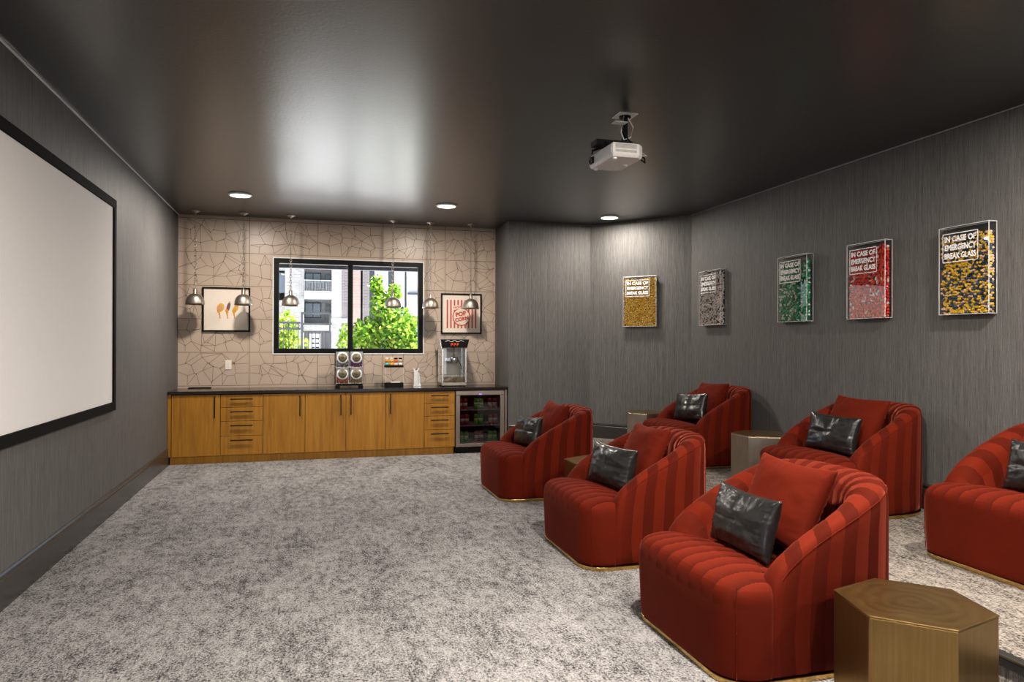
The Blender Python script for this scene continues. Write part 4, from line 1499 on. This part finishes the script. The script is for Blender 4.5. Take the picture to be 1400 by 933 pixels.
for z0, z1, m in ((6.4, 8.35, wgl), (4.1, 5.45, wgl), (9.9, 11.8, wgl)):
    f = bpart('window', [(-0.42, 1.12, 2.25, 2.45, z0 - .06, z1 + .08)], M['black'])
    mb = MB()
    for xa, xb in ((-0.36, 0.32), (0.38, 1.06)):
        mb.box(xa, xb, 2.2, 2.26, z0, z1, m)
    mb.build('pane', f)
bpart('balcony_door', [(1.5, 2.0, 2.2, 2.45, 6.4, 8.3)], wgd)
bpart('balcony_door', [(1.5, 2.0, 2.2, 2.45, 3.3, 5.4)], wgd)
for x, z0, z1, xw in ((-2.85, 6.3, 8.2, 0.6), (5.65, 0, 15, 0.42), (7.4, 4.5, 9.5, 0.6), (9.05, 0, 15, 0.1)):
    bpart('window', [(x, x + xw, 0.5, 2.9, z0, z1)], wgd if x > 0 else wgl)
bpart('lintel', [(9.3, 11.0, -0.1, 0.3, 6.35, 6.55)], wgd)
mb = MB()
mb.box(-0.45, 2.05, -0.4, -0.34, 7.45, 7.52, rail_m)
mb.box(-0.45, 2.05, -0.4, -0.34, 6.42, 6.48, rail_m)
for k in range(21):
    x = -0.44 + k * 0.124
    mb.box(x, x + 0.025, -0.39, -0.35, 6.4, 7.5, rail_m)
mb.build('balcony_railing', bd)
wick = flat('dark_wicker', (0.03, 0.03, 0.035))
for k in range(3):
    t = thing('balcony_chair', '%s of the dark chairs on the far balcony' % ('left one', 'middle one', 'right one')[k], 'chair', (0.05 + k * 0.62, FY + 0.6, 6.29), 0, 'dark chairs on the far balcony')
    mb = MB(); mb.box(-0.25, 0.25, -0.25, 0.25, 0.38, 0.46, wick); mb.build('seat', t, 0.02)
    mb = MB(); mb.box(-0.25, 0.25, 0.2, 0.27, 0.46, 0.95, wick)
    mb.box(-0.27, -0.22, -0.25, 0.25, 0.46, 0.66, wick); mb.box(0.22, 0.27, -0.25, 0.25, 0.46, 0.66, wick)
    mb.build('backrest', t, 0.02)
    for x in (-.22, .19):
        for y in (-.22, .19):
            mb = MB(); mb.box(x, x + .03, y, y + .03, 0, .38, wick); mb.build('leg', t)

fm = plain('grey_fence_metal', (0.055, 0.058, 0.063), 0.6, spec=0.2)
FYY = 17.0
fn = thing('picket_fence', 'grey metal picket fence seen through the left window pane', 'fence', (-1.55, FYY, -0.1))
mb = MB()
for z in (2.06, 1.92, 0.25):
    mb.box(-2.6, 1.36, -0.02, 0.02, z, z + 0.045, fm)
mb.build('rail', fn)
mb = MB()
for k in range(38):
    x = -2.55 + k * 0.104
    mb.box(x, x + 0.018, -0.012, 0.012, 0.1, 2.06, fm)
for k in range(19):
    x = -2.5 + k * 0.208
    mb.tube([(x + .05 + .045 * cos(a), 0, 2.01 + .045 * sin(a)) for a in [2 * pi * j / 10 for j in range(10)]], 0.007, fm, 5, closed=True)
mb.build('pickets', fn)
gt = thing('fence_gate', 'taller grey metal gate with a panel box beside the picket fence', 'gate', (0.15, FYY, -0.1))
mb = MB()
for x in (-0.33, 0.29):
    mb.box(x, x + 0.045, -0.025, 0.025, 0, 2.32, fm)
for z in (2.28, 2.03, 1.86, 0.2):
    mb.box(-0.33, 0.33, -0.02, 0.02, z, z + 0.045, fm)
mb.build('gate_frame', gt)
mb = MB()
for k in range(7):
    x = -0.25 + k * 0.078
    mb.box(x, x + 0.014, -0.01, 0.01, 0.24, 1.88, fm)
for k in range(5):
    x = -0.23 + k * 0.115
    mb.tube([(x + .04 * cos(a), 0, 1.965 + .04 * sin(a)) for a in [2 * pi * j / 10 for j in range(10)]], 0.006, fm, 5, closed=True)
mb.build('gate_bars', gt)
mb = MB(); mb.box(-0.14, 0.10, 0.0, 0.05, 1.25, 1.83, plain('pale_grey_box', (0.5, 0.52, 0.54), 0.5))
for z in (1.5, 1.6, 1.7):
    mb.box(-0.10, -0.03, -0.004, 0.0, z, z + .03, M['black']); mb.box(0.0, 0.07, -0.004, 0.0, z, z + .03, M['black'])
mb.build('panel_box', gt)

lf1 = leaf_mat('bright_green_leaf', (0.09, 0.24, 0.012), (0.24, 0.38, 0.04))
lf2 = leaf_mat('deep_green_leaf', (0.02, 0.075, 0.006), (0.06, 0.16, 0.016))
lf3 = leaf_mat('yellow_green_leaf', (0.26, 0.33, 0.03), (0.40, 0.44, 0.09))
bark = plain('pale_bark', (0.40, 0.32, 0.26), 0.9, bump=0.3)
def leaves(mb, c, rad, n, mats, size, rg):
    for k in range(n):
        d = Vector((rg.gauss(0, 1), rg.gauss(0, 1), rg.gauss(0, 1))).normalized() * rg.random() ** 0.4
        p = Vector(c) + Vector((d.x * rad[0], d.y * rad[1], d.z * rad[2]))
        e = Euler((rg.uniform(0, 6), rg.uniform(0, 6), rg.uniform(0, 6))).to_matrix()
        s_ = size * rg.uniform(.6, 1.3)
        q = [(-s_ * .28, 0, .0), (0, -s_ * .5, s_ * .06), (s_ * .28, 0, 0), (0, s_ * .5, s_ * .06)]
        mb.add([p + e @ Vector(v) for v in q], [(0, 1, 2, 3)], rg.choice(mats))
def tree(name, label, base, clumps, stems, mats, size, seed):
    rg = random.Random(seed)
    t = thing(name, label, 'tree' if name == 'tree' else 'bush', base)
    mb = MB()
    for c, rad, n in clumps:
        leaves(mb, c, rad, n, mats, size, rg)
    o = mb.build('foliage', t); o['kind'] = 'stuff'
    for pts, r in stems:
        mb = MB(); mb.tube(pts, r, bark, 8); mb.build('stem', t)
    return t
tree('tree', 'bright green small tree filling the right window pane', (1.75, 17.2, -0.1),
     [((0.25, 0, 1.9), (0.62, .5, .62), 1500), ((-0.45, 0, 1.75), (0.42, .4, .5), 900), ((0.55, 0.1, 1.6), (0.4, .4, .5), 700), ((-0.1, 0, 2.5), (0.26, .25, .42), 420),
      ((-0.2, 0, 3.0), (0.16, .15, .26), 130), ((0.22, 0, 2.85), (0.16, .15, .2), 110), ((0.0, -.1, 1.2), (0.8, .5, .45), 900)],
     [([(0.05, 0, 0), (0.0, 0, 1.0), (-0.12, 0, 2.2), (-0.18, 0, 3.0)], 0.028), ([(0.05, 0, 0), (0.25, 0.05, 1.1), (0.4, 0, 2.1)], 0.024), ([(0.03, 0, 0), (-0.25, 0, 1.1), (-0.45, 0, 1.9)], 0.02)],
     [lf1, lf1, lf2, lf3], 0.13, 3)
tree('shrub', 'yellow green shrub standing behind the picket fence', (-0.55, 18.6, -0.1),
     [((0.0, 0, 1.7), (0.34, .3, .75), 700), ((-0.35, 0, 1.3), (0.35, .3, .6), 500), ((0.3, 0, 1.2), (0.4, .3, .6), 400)],
     [([(0, 0, 0), (0.02, 0, 1.5)], 0.025)], [lf3, lf3, lf1], 0.13, 4)
tree('shrub', 'green shrub standing behind the window mullion beside the gate', (0.86, 18.0, -0.1),
     [((0.05, 0, 1.45), (0.26, .25, .65), 550), ((0.0, 0, 0.8), (0.4, .3, .5), 300)],
     [([(0, 0, 0), (0.02, 0, 1.4)], 0.02)], [lf1, lf3, lf1], 0.11, 5)
tree('shrub', 'low pale shrub at the base of the bright green tree', (2.35, 16.2, -0.1),
     [((0.0, 0, 1.2), (0.4, .3, .45), 350)], [([(0, 0, 0), (0.0, 0, 1.0)], 0.02)], [lf1, lf3], 0.10, 6)

# ------------------------------------------------------------------ daylight
sun = bpy.data.lights.new('sun', 'SUN')
sun.energy = SUN_E = 44.0
sun.angle = R(0.6)
sun.color = (1.0, 0.98, 0.96)
so = bpy.data.objects.new('sun', sun)
sd = Vector((0.62, -0.05, 0.77)).normalized()      # towards the sun
so.rotation_euler = sd.to_track_quat('Z', 'Y').to_euler()
so.location = (10, 5, 20)
COL.objects.link(so)
wd_ = bpy.data.worlds.new('sky')
SC.world = wd_
wd_.use_nodes = True
nt = wd_.node_tree
nt.nodes.clear()
sky = nt.nodes.new('ShaderNodeTexSky')
sky.sky_type = 'NISHITA'
sky.sun_disc = False
sky.sun_elevation = R(50)
sky.sun_rotation = R(100)
bgn = nt.nodes.new('ShaderNodeBackground')
bgn.inputs['Strength'].default_value = 0.35
wo = nt.nodes.new('ShaderNodeOutputWorld')
nt.links.new(sky.outputs[0], bgn.inputs[0])
nt.links.new(bgn.outputs[0], wo.inputs[0])

# ------------------------------------------------------------------ camera
cam = bpy.data.cameras.new('camera')
co = bpy.data.objects.new('camera', cam)
COL.objects.link(co)
cam.sensor_width = 36.0
cam.lens = 975.89 / 1400 * 36.0
cam.clip_start = 0.05
cam.clip_end = 400
mw = Matrix.Rotation(-0.277, 4, 'Z') @ Matrix.Rotation(pi / 2 + 0.0029, 4, 'X') @ Matrix.Rotation(0.0027, 4, 'Z')
co.matrix_world = Matrix.Translation((0, 0, 1.53)) @ mw
SC.camera = co
